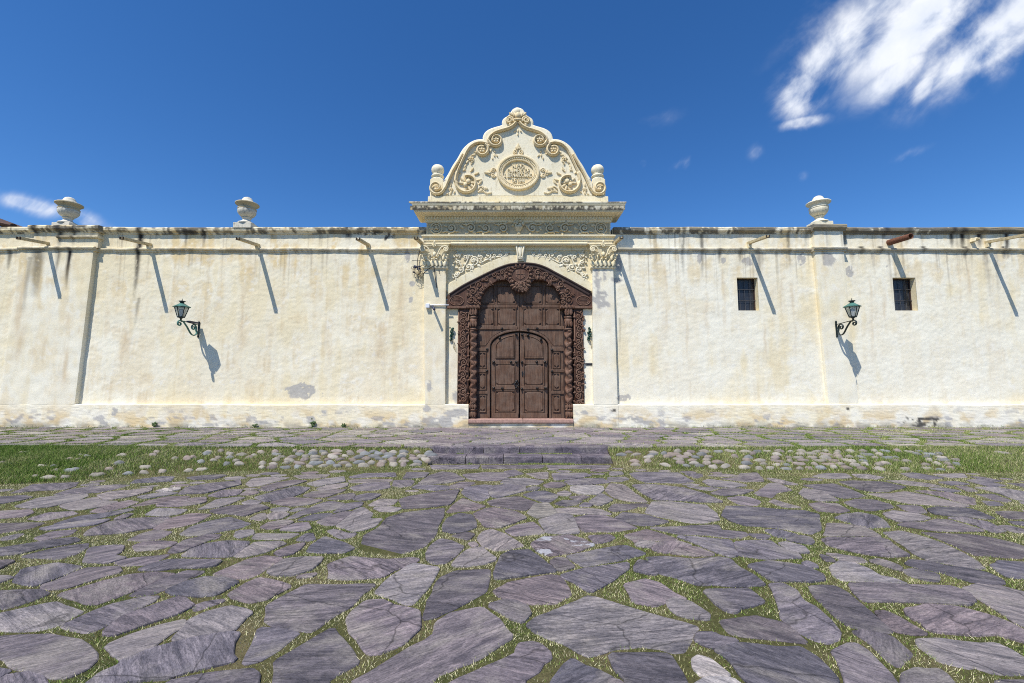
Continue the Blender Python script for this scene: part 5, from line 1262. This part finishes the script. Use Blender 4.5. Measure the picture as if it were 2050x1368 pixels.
for s in (-1, 1):
    g = lambda x: AX+s*x
    for (dx, y, r, ro) in ((455, 795, 40, .9), (440, 715, 40, .8), (385, 655, 34, .8), (318, 603, 32, .9), (242, 563, 32, .8), (165, 540, 32, .9), (105, 505, 22, 0), (350, 700, 22, 0), (275, 645, 20, 0), (200, 595, 18, 0), (400, 760, 20, 0), (395, 820, 24, .6), (485, 745, 18, 0), (345, 610, 14, 0), (130, 580, 20, 0)):
        scroll(lin, 'lintel_scroll', WC, LZ, g(dx), y, r, 1.45, random.uniform(0, 6.28), random.choice((-1, 1)), -.072, .0165, None, [(random.uniform(0, 6.28), r*.7) for _ in range(3)], ro*.8)
    # cartouche at the springing
    X, Z = LZ(g(590), 803); m = MB(); m.tube([(X+66*M2*math.cos(q*.2618), -.075, Z+44*M2*math.sin(q*.2618)) for q in range(25)], .016, 6)
    m.tube([(X+50*M2*math.cos(q*.2618), -.072, Z+32*M2*math.sin(q*.2618)) for q in range(25)], .009, 6)
    for q in range(4): m.tube([(X-34*M2, -.072, Z+(q-1.5)*13*M2), (X+34*M2, -.072, Z+(q-1.5)*13*M2)], .006, 5)
    m.build('cartouche', WC, lin, True)
# leafy fringe round the opening
for i in range(2, len(inn)-2, 2):
    x, z = inn[i]; m = MB(); an = math.atan2(inn[i+1][1]-inn[i-1][1], inn[i+1][0]-inn[i-1][0])+math.pi/2
    m.leaf(x, z, -.06, .12, .08, an+math.pi+random.uniform(-.5, .5), .055); m.ball((x, -.06, z), (.02, .022, .02), 7, 5)
    m.build('fringe_leaf', WC, lin, True)
X, Z = LZ(1032, 560); m = MB()
m.tube([(X+80*M2*math.cos(q*.2618), -.078, Z+72*M2*math.sin(q*.2618)) for q in range(25)], .015, 7)
m.prism([(X-44*M2, Z+46*M2), (X+44*M2, Z+46*M2), (X+44*M2, Z-20*M2), (X, Z-52*M2), (X-44*M2, Z-20*M2)], -.08, -.06)
m.tube([(X, -.084, Z+40*M2), (X, -.084, Z-42*M2)], .010, 6); m.tube([(X-38*M2, -.084, Z+6*M2), (X+38*M2, -.084, Z+6*M2)], .010, 6)
for q in (-1, 1): m.tube([(X+q*30*M2, -.083, Z+38*M2), (X+q*30*M2, -.083, Z-18*M2)], .008, 6)
m.build('shield_medallion', WC, lin)
m = MB()
for q in range(16): a = 2*math.pi*q/16; m.leaf(X+84*M2*math.cos(a), Z+76*M2*math.sin(a), -.07, .10, .08, a, .05)
m.build('shield_leafage', WC, lin, True)
m = MB(); Xb, Zb = LZ(1030, 668)
for q in range(26):
    a = random.uniform(0, 6.28); r = random.uniform(0, 1); px_ = Xb+math.cos(a)*r*.19; pz_ = Zb+math.sin(a)*r*.13
    m.leaf(px_, pz_, -.075, random.uniform(.08, .15), .08, random.uniform(3.2, 6.2), .06); m.ball((px_, -.09+random.uniform(0, .03), pz_), random.uniform(.015, .03), 7, 5)
m.build('boss_leafage', WC, lin, True)
# jamb panels
for (a, b, s) in ((452, 550, -1), (1530, 1632, 1)):
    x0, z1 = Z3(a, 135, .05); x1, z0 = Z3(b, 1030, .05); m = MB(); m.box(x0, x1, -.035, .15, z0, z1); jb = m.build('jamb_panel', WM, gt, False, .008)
    for e in (x0+.018, x1-.018): m = MB(); m.tube([(e, -.038, z0), (e, -.038, z1)], .015, 6); m.build('jamb_bead', WC, jb, True)
    y = 200; i = 0
    while y < 1010:
        r = random.choice((36, 30, 34)); JZ = lambda p, q, o=0: Z3(p, q, .05)
        scroll(jb, 'jamb_scroll', WC, JZ, (a+b)/2+random.uniform(-6, 6), y, r, 1.5, math.pi/2, 1 if i % 2 else -1, -.042, .020, [((a+b)/2+(30 if i % 2 else -30), y-r-14)], [(random.uniform(0, 6.28), 30) for _ in range(4)], .9 if i % 2 else .6); y += r*1.75; i += 1
# twisted columns
for (a, b, s) in ((550, 636, -1), (1440, 1527, 1)):
    cx = (Z3(a, 500)[0]+Z3(b, 500)[0])/2; R = (b-a)/2*M2*.93; zt_ = Z3(0, 128)[1]; zs1 = Z3(0, 335)[1]; zs0 = Z3(0, 1015)[1]; zb_ = Z3(0, 1168)[1]; cy = .03
    m = MB(); m.box(cx-R-.02, cx+R+.02, .09, .17, zb_, zt_); cb_ = m.build('column_backing', WK, gt)
    n, rows = 18, 90; prof = [(R, zs0+(zs1-zs0)*q/rows) for q in range(rows+1)]; pitch = 86*M2
    m = MB(); m.lathe(prof, (cx, cy, 0), n, lambda i, t, z: .78+.22*max(-.5, math.cos(2*t+s*2*math.pi*z/pitch))); tc_ = m.build('twisted_column', WC, gt, True)
    zq = zs0+.06
    while zq < zs1:
        m = MB(); m.leaf(cx-s*R*.5, zq-.04, cy-R*.78, .2, .09, math.pi/2-s*.75, .035); m.rosette(cx+random.uniform(-.02, .02), zq+.03, cy-R*.84, .05); m.build('column_leaf', WC, tc_, True); zq += pitch
    m = MB(); zc_ = zs1; hh = zt_-zs1
    m.lathe([(R*.7, 0), (R*1.0, .02), (R*1.0, .05), (R*.65, .06), (R*.8, hh*.35), (R*.98, hh*.5), (R*.7, hh*.52), (R*1.02, hh*.56), (R*1.02, hh*.62), (R*.72, hh*.64), (R*.85, hh*.9), (R*1.05, hh*.95), (R*1.05, hh)], (cx, cy, zc_), 16); kp = m.build('column_capital', WC, tc_, True)
    m = MB()
    for (dz, ln) in ((.1, .16), (hh*.68, .2)):
        for q in (-.07, 0, .07): m.leaf(cx+q, zc_+dz, cy-R*.8, ln, .08, math.pi/2, .045)
    for q in (-1, 1): m.tube([(x, cy-R*.95, z) for x, z in spiral(cx+q*R*.55, zc_+hh*.74, .045, .01, 1.4, 0, q, 14)], .013, 6)
    m.build('capital_leaf', WC, kp, True)
    m = MB(); hb = zs0-zb_; m.lathe([(R*1.0, 0), (R*1.0, .04), (R*.7, .06), (R*.95, hb*.35), (R*.85, hb*.5), (R*.65, hb*.54), (R*1.02, hb*.58), (R*1.02, hb*.64), (R*.75, hb*.67), (R*1.0, hb*.85), (R*.7, hb*.95), (R*.95, hb)], (cx, cy, zb_), 16); bb_ = m.build('column_base', WC, tc_, True)
    m = MB()
    for q in (-.06, 0, .06): m.leaf(cx+q, zb_+.08, cy-R*.8, .14, .07, math.pi/2, .04)
    m.build('base_leaf', WC, bb_, True); m = MB()
    for q in (-.06, 0, .06): m.leaf(cx+q, zb_+hb*.68, cy-R*.8, .13, .07, math.pi/2, .04)
    m.build('base_leaf', WC, bb_, True)
# door leaves
def rect(x0, y0, x1, y1): a = R3(x0, y0); b = R3(x1, y1); return a[0], b[0], b[1], a[1]
def notched(X0, X1, Z0, Z1_, c=.05): return [(X0+c, Z0), (X1-c, Z0), (X1-c, Z0+c*.55), (X1, Z0+c), (X1, Z1_-c), (X1-c, Z1_-c*.55), (X1-c, Z1_), (X0+c, Z1_), (X0+c, Z1_-c*.55), (X0, Z1_-c), (X0, Z0+c), (X0+c, Z0+c*.55)]
def panel(parent, x0, y0, x1, y1, y=DY):
    X0, X1, Z0, Z1_ = rect(x0, y0, x1, y1); m = MB(); t = .028
    for (p, q, r, w) in ((X0-t, X0, Z0-t, Z1_+t), (X1, X1+t, Z0-t, Z1_+t), (X0, X1, Z0-t, Z0), (X0, X1, Z1_, Z1_+t)): m.box(p, q, y-.032, y+.01, r, w)
    fr = m.build('panel', WD, parent, False, .013)
    m = MB(); m.prism(notched(X0+.012, X1-.012, Z0+.012, Z1_-.012), y-.026, y+.01); m.build('panel_field', WD, fr, False, .014)
def rail(parent, x0, y0, x1, y1, y=DY, pr=.034):
    X0, X1, Z0, Z1_ = rect(x0, y0, x1, y1); m = MB(); m.box(X0, X1, y-pr, y+.01, Z0, Z1_); m.build('rail', WD, parent, False, .006)
zlow = R3(0, 1162)[1]; ztop = Z2(0, 560, -DY)[1]; xm = R3(1025, 0)[0]
ARC_C = (1025, 490)
def arcpt(a, rx, ry): return R3(ARC_C[0]+rx*math.cos(a), ARC_C[1]-ry*math.sin(a))
for s in (-1, 1):
    xo = R3(1025+s*425, 600)[0]
    wx = [arcpt(q*math.pi/2/12, 272, 147) for q in range(13)]                        # right half of the wicket opening
    wx = [(xm+s*abs(x-xm), z) for x, z in wx]
    pts = [(xm+s*.004, ztop), (xo, ztop), (xo, zlow), (wx[0][0], zlow)]+wx+[(xm+s*.004, wx[-1][1])]
    m = MB(); m.prism(pts, DY, DY+.06); dl = m.build('door_leaf', WD, gt)
    f = lambda a, b: (1025+s*a, 1025+s*b) if s > 0 else (1025+s*b, 1025+s*a)
    for (a, b, y0, y1) in ((38, 205, 135, 288), (240, 372, 135, 288), (38, 205, -75, 85), (240, 372, -75, 85), (318, 372, 545, 682), (318, 372, 740, 880), (318, 372, 945, 1088)):
        u, v = f(a, b); panel(dl, u, y0, v, y1)
    for (a, b, y0, y1) in ((20, 415, 296, 326), (20, 415, 96, 124), (290, 415, 497, 527), (290, 415, 698, 726), (290, 415, 898, 926)):
        u, v = f(a, b); rail(dl, u, y0, v, y1)
    # spandrel panel above the wicket arch
    X0 = lambda dx, y: R3(1025+s*dx, y)
    sp_ = [X0(415, 345), X0(415, 478), X0(318, 478)]+[X0(300*math.cos(t), 490-172*math.sin(t)) for t in np.linspace(.28, .98, 9)]+[X0(175, 345)]
    m = MB(); m.prism(sp_, DY-.012, DY+.01); m.build('spandrel_panel', WD, dl, False, .01)
    # arched architrave round the wicket
    o1 = [X0(298*math.cos(t), 490-168*math.sin(t)) for t in np.linspace(0, math.pi/2-.005, 16)]; i1 = [X0(276*math.cos(t), 490-148*math.sin(t)) for t in np.linspace(0, math.pi/2-.005, 16)]
    m = MB(); m.prism([X0(298, 1150)]+o1+i1[::-1]+[X0(276, 1150)], DY-.03, DY+.01); m.build('wicket_architrave', WD, dl, False, .009)
    # wicket leaf
    i2 = [X0(262*math.cos(t), 490-136*math.sin(t)) for t in np.linspace(0, math.pi/2, 16)]; i2[-1] = X0(6, 354)
    m = MB(); m.prism([X0(262, 1155)]+i2+[X0(6, 1155)], DY+.004, DY+.06); wl = m.build('wicket_leaf', WD, gt, False, .006)
    for (y0, y1) in ((650, 845), (905, 1092)): u, v = f(45, 222); panel(wl, u, y0, v, y1, DY+.004)
    ap = [X0(45, 592), X0(222, 592), X0(222, 490)]+[X0(222*math.cos(t), 490-112*math.sin(t)) for t in np.linspace(.05, math.acos(45/222), 14)]
    m = MB(); m.tube([(x, DY-.004, z) for x, z in ap+[ap[0]]], .017, 6); apo = m.build('arched_panel', WD, wl, True)
    cxm, czm = X0(135, 490); ap2 = [(cxm+(x-cxm)*.9, czm+(z-czm)*.91) for x, z in ap]; m = MB(); m.prism(ap2, DY-.010, DY+.01); m.build('panel_field', WD, apo, False, .01)
    for (y0, y1) in ((610, 640), (855, 885), (1105, 1150)): u, v = f(12, 258); rail(wl, u, y0, v, y1, DY+.004, .032)
sm = MB(); sm.lathe([(.034, -.012), (.034, 0), (.026, .014), (.012, .03), (.003, .034)], (0, 0, 0), 10); sme = sm.mesh('stud'); sme.materials.append(STUD); sme.polygons.foreach_set('use_smooth', [True]*len(sme.polygons))
for (x, y) in ((862, 320), (1105, 325), (1190, 318), (840, 405), (995, 372), (1050, 377), (1103, 380), (1225, 420), (725, 512), (1327, 517), (785, 630), (945, 630), (995, 630), (1048, 632), (1185, 628), (1260, 630), (722, 712), (1328, 718), (785, 872), (865, 875), (995, 870), (1047, 880), (1190, 873), (1265, 873)):
    X, Z = R3(x, y); o = link('stud', sme, gt); o.location = (X, DY-.034, Z); o.rotation_euler = (math.pi/2, 0, 0); o.scale = (1.15, 1.15, 1.1)
X, Z = R3(1064, 738); m = MB(); m.prism(notched(X-.055, X+.055, Z-.075, Z+.075, .02), DY-.02, DY+.01); lp = m.build('lock_plate', STUD, gt, False, .004)
m = MB(); m.ball((X, DY-.022, Z+.01), (.014, .006, .014), 8, 5); m.box(X-.007, X+.007, DY-.026, DY-.018, Z-.03, Z+.008); m.build('keyhole', BLACK, lp)
X, Z = R3(997, 835); m = MB(); m.lathe([(.05, -.01), (.05, .006), (.03, .02), (.02, .035)], (0, 0, 0), 14); kn = m.build('knocker', STUD, gt, True); kn.location = (X, DY-.015, Z+.07); kn.rotation_euler = (math.pi/2, 0, 0)
m = MB(); m.tube([(.055*math.cos(q*.2618), -.055*math.sin(q*.2618)+-.075, .03+.01*math.sin(q*.26)) for q in range(25)], .013, 6, (0, 0, 1)); m.ball((0, -.135, .035), (.022, .028, .022), 8, 6); m.build('knocker_ring', STUD, kn, True)
m = MB(); a_ = R3(600, 0)[0]; b_ = R3(1460, 0)[0]; m.box(a_, b_, .26, .3, zlow-.05, ztop+.1); m.build('backing', WK, gt)
# threshold
th = thing('threshold', 'worn pinkish stone threshold in two pieces below the gate', 'threshold', (0, 0, TZ))
t0, t1, tm = xx(937.5, 845, .2), xx(1148, 845, .2), xx(1047, 845, .2); zt_ = zz(839.5, .2); zb_ = zz(848.5, .2)
for a, b in ((t0, tm-.008), (tm+.008, t1)):
    n = 12; V = []; Fc = []
    for i in range(n+1):
        X = a+(b-a)*i/n; e = .014*float(fbm(X*3, 0*X, 4))
        V += [(X, -.19+e, zb_), (X, -.21+e, zb_+.03), (X, -.20+e, zt_-.015-e*.5), (X, -.17+e, zt_-e*.4), (X, .2, zt_), (X, .2, zb_)]
    for i in range(n):
        for q in range(6): q2 = (q+1) % 6; Fc.append((i*6+q, (i+1)*6+q, (i+1)*6+q2, i*6+q2))
    Fc += [tuple(range(6)), tuple(n*6+q for q in range(5, -1, -1))]
    m = MB(); m.add(V, Fc); o = m.build('threshold_stone', SILL, th); o.location = (0, 0, -TZ)
V = []; n = 40
for i in range(n+1):
    X = t0+(t1-t0)*i/n
    for j in range(6): V.append((X, -.16+.01*float(vn(i*.5, j*.5, 3)), TZ-.05+(zb_+.01-TZ+.05)*j/5))
o = painted('threshold_riser', np.array(V), grid_faces(n+1, 6), th, 'plinth'); o.location = (0, 0, -TZ)
# ------------------------------------------------------------------ urns on the parapet
def urn(px, lab, off, flutes, zadd=0.0, mtl=PW):
    X = W(px, 450, off)[0]; z0 = ZT+.01+zadd; u = thing('stone_urn', lab, 'urn', (X, -off, z0), 'urns along the top of the wall')
    m = MB(); m.box(-.25, .25, -.19, .19, -.05, .11); m.build('urn_plinth', mtl, u, False, .012)
    m = MB(); m.lathe([(.22, .11), (.21, .145), (.15, .175), (.11, .21), (.095, .25), (.095, .275), (.125, .285), (.125, .30), (.09, .31)], (0, 0, 0), 24); m.build('urn_foot', mtl, u, True)
    prof = [(.09, .295), (.13, .32), (.19, .36), (.235, .42), (.252, .48), (.25, .50)]; rows = []
    m = MB(); m.lathe([(.09, .305), (.12, .32), (.155, .345), (.19, .39), (.215, .44), (.228, .50), (.228, .53)], (0, 0, 0), 64, lambda i, t, z: 1+flutes*(.09*abs(math.cos(t*8+z*6)))*min(1, max(0, (.53-z)*12))); m.build('urn_bowl', mtl, u, True)
    m = MB(); m.lathe([(.228, .525), (.24, .535), (.24, .555), (.215, .565), (.222, .60), (.245, .635), (.285, .665), (.302, .68), (.302, .705), (.28, .72), (.22, .735), (.17, .74)], (0, 0, 0), 32); m.build('urn_rim', PD if mtl is PU else mtl, u, True)
    m = MB(); m.lathe([(.22, .73), (.17, .77), (.14, .80), (.13, .835), (.10, .875), (.05, .90), (.005, .905)], (0, 0, 0), 20); m.build('urn_cap', mtl, u, True)
    return u
PU = make_plaster('stained_urn_plaster', False, (.58, .53, .42), (.78, .74, .62), (.10, .095, .085))
urn(135, 'weathered fluted urn above the pilaster at the far left', -.06, 1.0, 0, PU)
urn(493, 'weathered fluted urn between the far left urn and the gateway', -.06, 1.0, 0, PU)
urn(1641, 'clean pale urn with a twisted gadroon belt, right of the gateway', -.1, .8, .055)
# ------------------------------------------------------------------ rain spouts
def spout(wall_px, wall_py, length, lab, drop=.12, w=.034):
    X, Z = W(wall_px, wall_py); s = thing('rain_spout', lab, 'rain spout', (X, 0, Z), 'rain spouts projecting from the wall')
    L_ = length; t = .012; ang = math.atan(drop)
    def slab_(x0, x1, z0, z1, y0, y1, name, mt):
        m = MB(); m.box(x0, x1, -y1, -y0, z0, z1); o = m.build(name, mt, s, False, .004); o.rotation_euler = (ang, 0, 0); return o
    slab_(-w, w, -t, 0, -.06, L_-.05, 'trough_floor', TROUGH); slab_(-w-t, -w, -t, .058, -.06, L_-.05, 'trough_side', TROUGH); slab_(w, w+t, -t, .058, -.06, L_-.05, 'trough_side', TROUGH)
    slab_(-w-t-.002, w+t+.002, -t-.004, .002, L_-.05, L_, 'trough_lip', TDARK); slab_(-w-t-.002, -w+.004, .002, .061, L_-.05, L_-.01, 'trough_lip', TDARK); slab_(w-.004, w+t+.002, .002, .061, L_-.05, L_-.02, 'trough_lip', TDARK)
    m = MB(); m.prism([(-.05, -.02), (.05, -.02), (.04, -.13), (-.04, -.13)], -.09, .03); m.build('corbel', PC, s, False, .008)
for (a, b, l, d) in ((105, 491, .86, 'long wooden rain spout beside the far left urn'), (301, 492, .92, 'long wooden rain spout above the left lantern'), (517, 493, .92, 'wooden rain spout below the second urn from the left'), (738, 493, .88, 'wooden rain spout between the second urn and the gateway'),
                     (846, 491, .86, 'dark tipped rain spout against the left capital of the gateway'), (1229, 490, .86, 'dark tipped rain spout against the right capital of the gateway'), (1498, 489, .96, 'wooden rain spout above the first small window right of the gateway'), (1974, 487, 1.0, 'long wooden rain spout at the far right of the wall')):
    spout(a, b, l, d)
X, Z = W(1780, 486); s = thing('rain_spout', 'short rusty iron rain pipe above the window at the far right', 'rain spout', (X, 0, Z), 'rain spouts projecting from the wall')
m = MB(); n = 16; V = []; Fc = []
for i, (y, r) in enumerate(((.1, .085), (-.66, .075), (-.66, .062), (-.3, .062))):
    for q in range(n): a = 2*math.pi*q/n; V.append((r*math.cos(a), y, r*math.sin(a)))
for i in range(3):
    for q in range(n): q2 = (q+1) % n; Fc.append((i*n+q, i*n+q2, (i+1)*n+q2, (i+1)*n+q))
Fc.append(tuple(3*n+q for q in range(n))); m.add(V, [f[::-1] for f in Fc]); o = m.build('pipe', RUST, s, True); o.rotation_euler = (.06, 0, 0)
X, Z = W(1945, 482); s = thing('rain_spout', 'broken cream stub of a rain spout near the far right', 'rain spout', (X, 0, Z), 'rain spouts projecting from the wall')
m = MB(); m.prism([(-.05, -.05), (.05, -.05), (.06, .04), (-.02, .055)], -.14, .03); m.build('stub', PC, s, False, .012); m = MB(); m.box(-.03, .03, -.2, -.1, -.03, .02); m.build('broken_end', TROUGH, s, False, .008)
# ------------------------------------------------------------------ wall lanterns
def lantern(px, py, lab, off0, reach, tilt):
    X, Z = W(px, py, off0); l = thing('wall_lantern', lab, 'lantern', (X, -off0, Z), 'iron lanterns on the wall')
    m = MB(); m.box(-.022, .022, -.02, .012, -.2, .2); m.ball((0, -.012, .2), (.03, .016, .03), 8, 5); m.ball((0, -.012, -.2), (.03, .016, .03), 8, 5); m.build('wall_plate', IRON, l, False, .004)
    def P(y, z): return (0, -y, z)
    nx = (1, 0, 0)
    m = MB(); m.tube([P(0, .12), P(reach*.5, .14), P(reach+.02, .16)], .011, 6, nx); m.build('arm', IRON, l, True)
    sc_ = [(y, z) for y, z in spiral(reach*.30, .06, .085, .02, 1.25, -1.2, 1, 22)][::-1]
    path = spiral(reach*.30, .03, .105, .025, 1.3, -2.6, -1, 24)[::-1]+smoothpath([(reach*.08, -.09), (reach*.22, -.175), (reach*.42, -.15), (reach*.66, .02), (reach*.88, .15)], 5)[1:]+spiral(reach*1.05, .075, .09, .022, 1.2, 2.4, -1, 20)
    m = MB(); m.tube([P(y, z) for y, z in path], .0155, 6, nx, 1.6); m.build('scroll_bracket', VERD if tilt else IRON, l, True)
    ly, lz = reach+.0, .16
    m = MB(); m.lathe([(.02, 0), (.02, .045), (.045, .06), (.055, .072), (.075, .082)], P(ly, lz), 12); m.build('stem', IRON, l, True)
    n = 6; rb, rt, zb, zt = .078, .157, lz+.085, lz+.35; cor = lambda r, z, q: (r*math.cos(2*math.pi*q/n+math.pi/6), -ly+r*math.sin(2*math.pi*q/n+math.pi/6), z)
    for q in range(n):
        m = MB(); m.tube([cor(rb, zb, q), cor(rt, zt, q)], .0105, 5, (0, 0, 1)); m.build('glazing_bar', IRON, l)
        m = MB(); a, b, c, d = cor(rb-.008, zb, q), cor(rb-.008, zb, q+1), cor(rt-.008, zt, q+1), cor(rt-.008, zt, q); cen = Vector((0, -ly, zb)); ins = lambda p: Vector(p)+(Vector((0, -ly, p[2]))-Vector(p))*.02
        m.add([a, b, c, d]+[tuple(ins(p)) for p in (a, b, c, d)], [(0, 1, 2, 3), (7, 6, 5, 4), (0, 4, 5, 1), (1, 5, 6, 2), (2, 6, 7, 3), (3, 7, 4, 0)]); m.build('pane', GLASS, l)
    m = MB(); m.lathe([(rb+.012, zb-.012), (rb+.014, zb+.012), (.02, zb+.012)], (0, -ly, 0), 6, None); o = m.build('base_ring', IRON, l)
    m = MB(); V = []
    for r, z in ((rt+.037, zt-.006), (rt+.042, zt+.010), (rt*.72, zt+.06), (.058, zt+.098), (.05, zt+.102)): V += [cor(r, z, q) for q in range(n)]
    Fc = [(i*n+q, i*n+(q+1) % n, (i+1)*n+(q+1) % n, (i+1)*n+q) for i in range(4) for q in range(n)]+[tuple(range(n-1, -1, -1)), tuple(4*n+q for q in range(n))]
    m.add(V, Fc); m.build('hood', VERD, l)
    m = MB(); m.lathe([(.05, zt+.098), (.046, zt+.13), (.08, zt+.155), (.076, zt+.163), (.025, zt+.168), (.010, zt+.18), (.006, zt+.225)], (0, -ly, 0), 12); m.build('chimney', IRON, l, True)
    m = MB(); m.lathe([(.02, zb), (.02, zb+.06), (.045, zb+.1), (.055, zb+.16), (.04, zb+.21), (.01, zb+.23)], (0, -ly, 0), 12); m.build('bulb', WHITEP, l, True)
    if tilt:
        m = MB(); m.box(-.05, .05, -reach*.62, -reach*.12, .15, .19); o = m.build('ballast_box', BLUEK, l, False, .006); 
    return l
lantern(398, 660, 'green black iron wall lantern left of the gateway, with a box on its arm', 0.0, .66, True)
lantern(1674, 659, 'green black iron wall lantern on the pilaster right of the gateway', .1, .60, False)
# ------------------------------------------------------------------ small fittings round the gate
sc = thing('security_camera', 'small security camera on a white pipe across the left gateway pilaster', 'camera', (0, 0, 0))
x0, z0 = W(857, 611, .17); x1, _ = W(895, 611, .17)
m = MB(); m.tube([(x0+.04, -.17, z0), (x1+.05, -.17, z0)], .016, 8); m.build('conduit', WHITEP, sc, True)
m = MB(); m.box(x0-.06, x0+.05, -.23, -.14, z0-.085, z0+.03); m.build('junction_box', WHITEP, sc, False, .01)
m = MB(); cx, cz_ = W(866, 614, .3); m.tube([(cx-.03, -.17, z0-.02), (cx, -.26, z0-.05)], .012, 6); m.tube([(cx-.02, -.2, cz_+.02), (cx+.07, -.42, cz_-.10)], .033, 10); m.build('camera_body', BLUEK, sc, True)
cb = thing('cable_tangle', 'tangle of black cables and connectors beside the left gateway capital', 'cables', (0, 0, 0))
K = lambda zx, zy, o=.05: (lambda p: (p[0], -o, p[1]))(W(810+zx/6.22, 470+zy/6.22, o))
def cable(name, pts, r=.008, mt=BLACK):
    P = smoothpath(pts, 5); m = MB(); m.tube(P, r, 5, (.2, -1, .1)); return m.build(name, mt, cb, True)
cable('cable', [K(190, 200, .03), K(172, 260), K(160, 330), K(160, 400, .08)], .010)
cable('cable', [K(160, 430, .06), K(215, 490, .1), K(280, 440, .18), K(350, 395, .2)], .009); cable('cable', [K(365, 395, .2), K(375, 470, .19), K(385, 560, .17), K(402, 660, .18)], .012)
cable('cable', [K(90, 322), K(150, 325, .07), K(200, 325)], .007); cable('cable', [K(430, 440, .15), K(436, 490, .16)], .005); cable('cable', [K(500, 440, .15), K(506, 480, .16)], .005)
for q in range(9):
    a = (random.uniform(110, 220), random.uniform(400, 470)); pts = [K(*a, .09)]
    for w_ in range(5): pts.append(K(a[0]+random.uniform(-50, 50), a[1]+random.uniform(-40, 110), random.uniform(.05, .16)))
    cable('cable', pts, .0045, BLACK if q % 2 else TROUGH)
for q in range(12):
    x, y, z = K(random.uniform(105, 200), random.uniform(395, 470), .1); m = MB(); m.box(-.03, .03, -.02, .02, -.018, .018); o = m.build('connector', BLUEK, cb, False, .004); o.location = (x, y, z); o.rotation_euler = (random.uniform(-1, 1), random.uniform(-1, 1), random.uniform(-1, 1))
for px, off in ((904.5, .012), (1179.5, .012)):
    t = thing('wall_hook', 'knobbly dark green fitting with dangling wires, %s of the gate' % ('left' if px < 1000 else 'right'), 'hook', (0, 0, 0), 'green fittings beside the gate')
    X, Z = W(px, 669, off); m = MB(); m.box(X-.02, X+.02, -.04, .01, Z-.16, Z+.16)
    for q in range(16): m.ball((X+random.uniform(-.045, .045), -.05+random.uniform(-.02, .015), Z+(q/15-.5)*.33), random.uniform(.018, .034), 7, 5)
    m.build('green_bracket', GREENP, t, True)
    for q in range(3):
        P = smoothpath([(X, -.03, Z-.14), (X+.03+.03*q, -.05, Z-.25), (X+.07+.02*q, -.04, Z-.35-.04*q), (X+.06+.03*q, -.02, Z-.40-.05*q), (X+.04, -.03, Z-.32)], 4); m = MB(); m.tube(P, .004, 5, (.2, -1, .1)); m.build('wire', TROUGH if q else BLACK, t, True)
ms = thing('letter_slot', 'dark metal letter slot in the plaster right of the gate', 'letter slot', (0, 0, 0))
X, Z = W(1180, 729.5, .01); m = MB(); m.box(X-.105, X+.105, -.025, .01, Z-.035, Z+.035); sp = m.build('slot_plate', BAR, ms, False, .005); m = MB(); m.box(X-.08, X+.08, -.03, -.02, Z-.01, Z+.01); m.build('slot', BLACK, sp)
# ------------------------------------------------------------------ weeds at the foot of the wall
WEED = make_plain("weed_leaf", (.055, .095, .022), .7, 0, .4, 25)
for px, py, h, lab in ((626, 846, .22, 'tallest leafy weed growing against the plinth between the left lantern and the gateway'), (511, 853, .09, 'small weed at the wall foot below the second urn'), (310, 852, .12, 'low weed at the wall foot below the left lantern'), (688, 853, .09, 'small weed at the wall foot just right of the tallest weed')):
    X = W(px, 852, .17)[0]; wt = thing('weed', lab, 'weed', (X, -.17, TZ-.01), 'weeds at the foot of the wall'); m = MB(); st = MB()
    for q in range(int(8+h*30)):
        a = random.uniform(0, 6.28); hh = random.uniform(.3, 1)*h; r = random.uniform(.0, .35)*h; e = (r*math.cos(a)*1.3, r*math.sin(a)*.4-.01, hh)
        if q < 7: st.tube([(0, 0, 0), (e[0]*.4, e[1]*.5, hh*.6), e], .004, 5, (0.1, -1, .2))
        m.leaf(e[0], e[2], e[1], random.uniform(.05, .09), .035, random.uniform(-.3, 3.4), .012)
    st.build('stem', WEED, wt); m.build('leaf', WEED, wt, True)
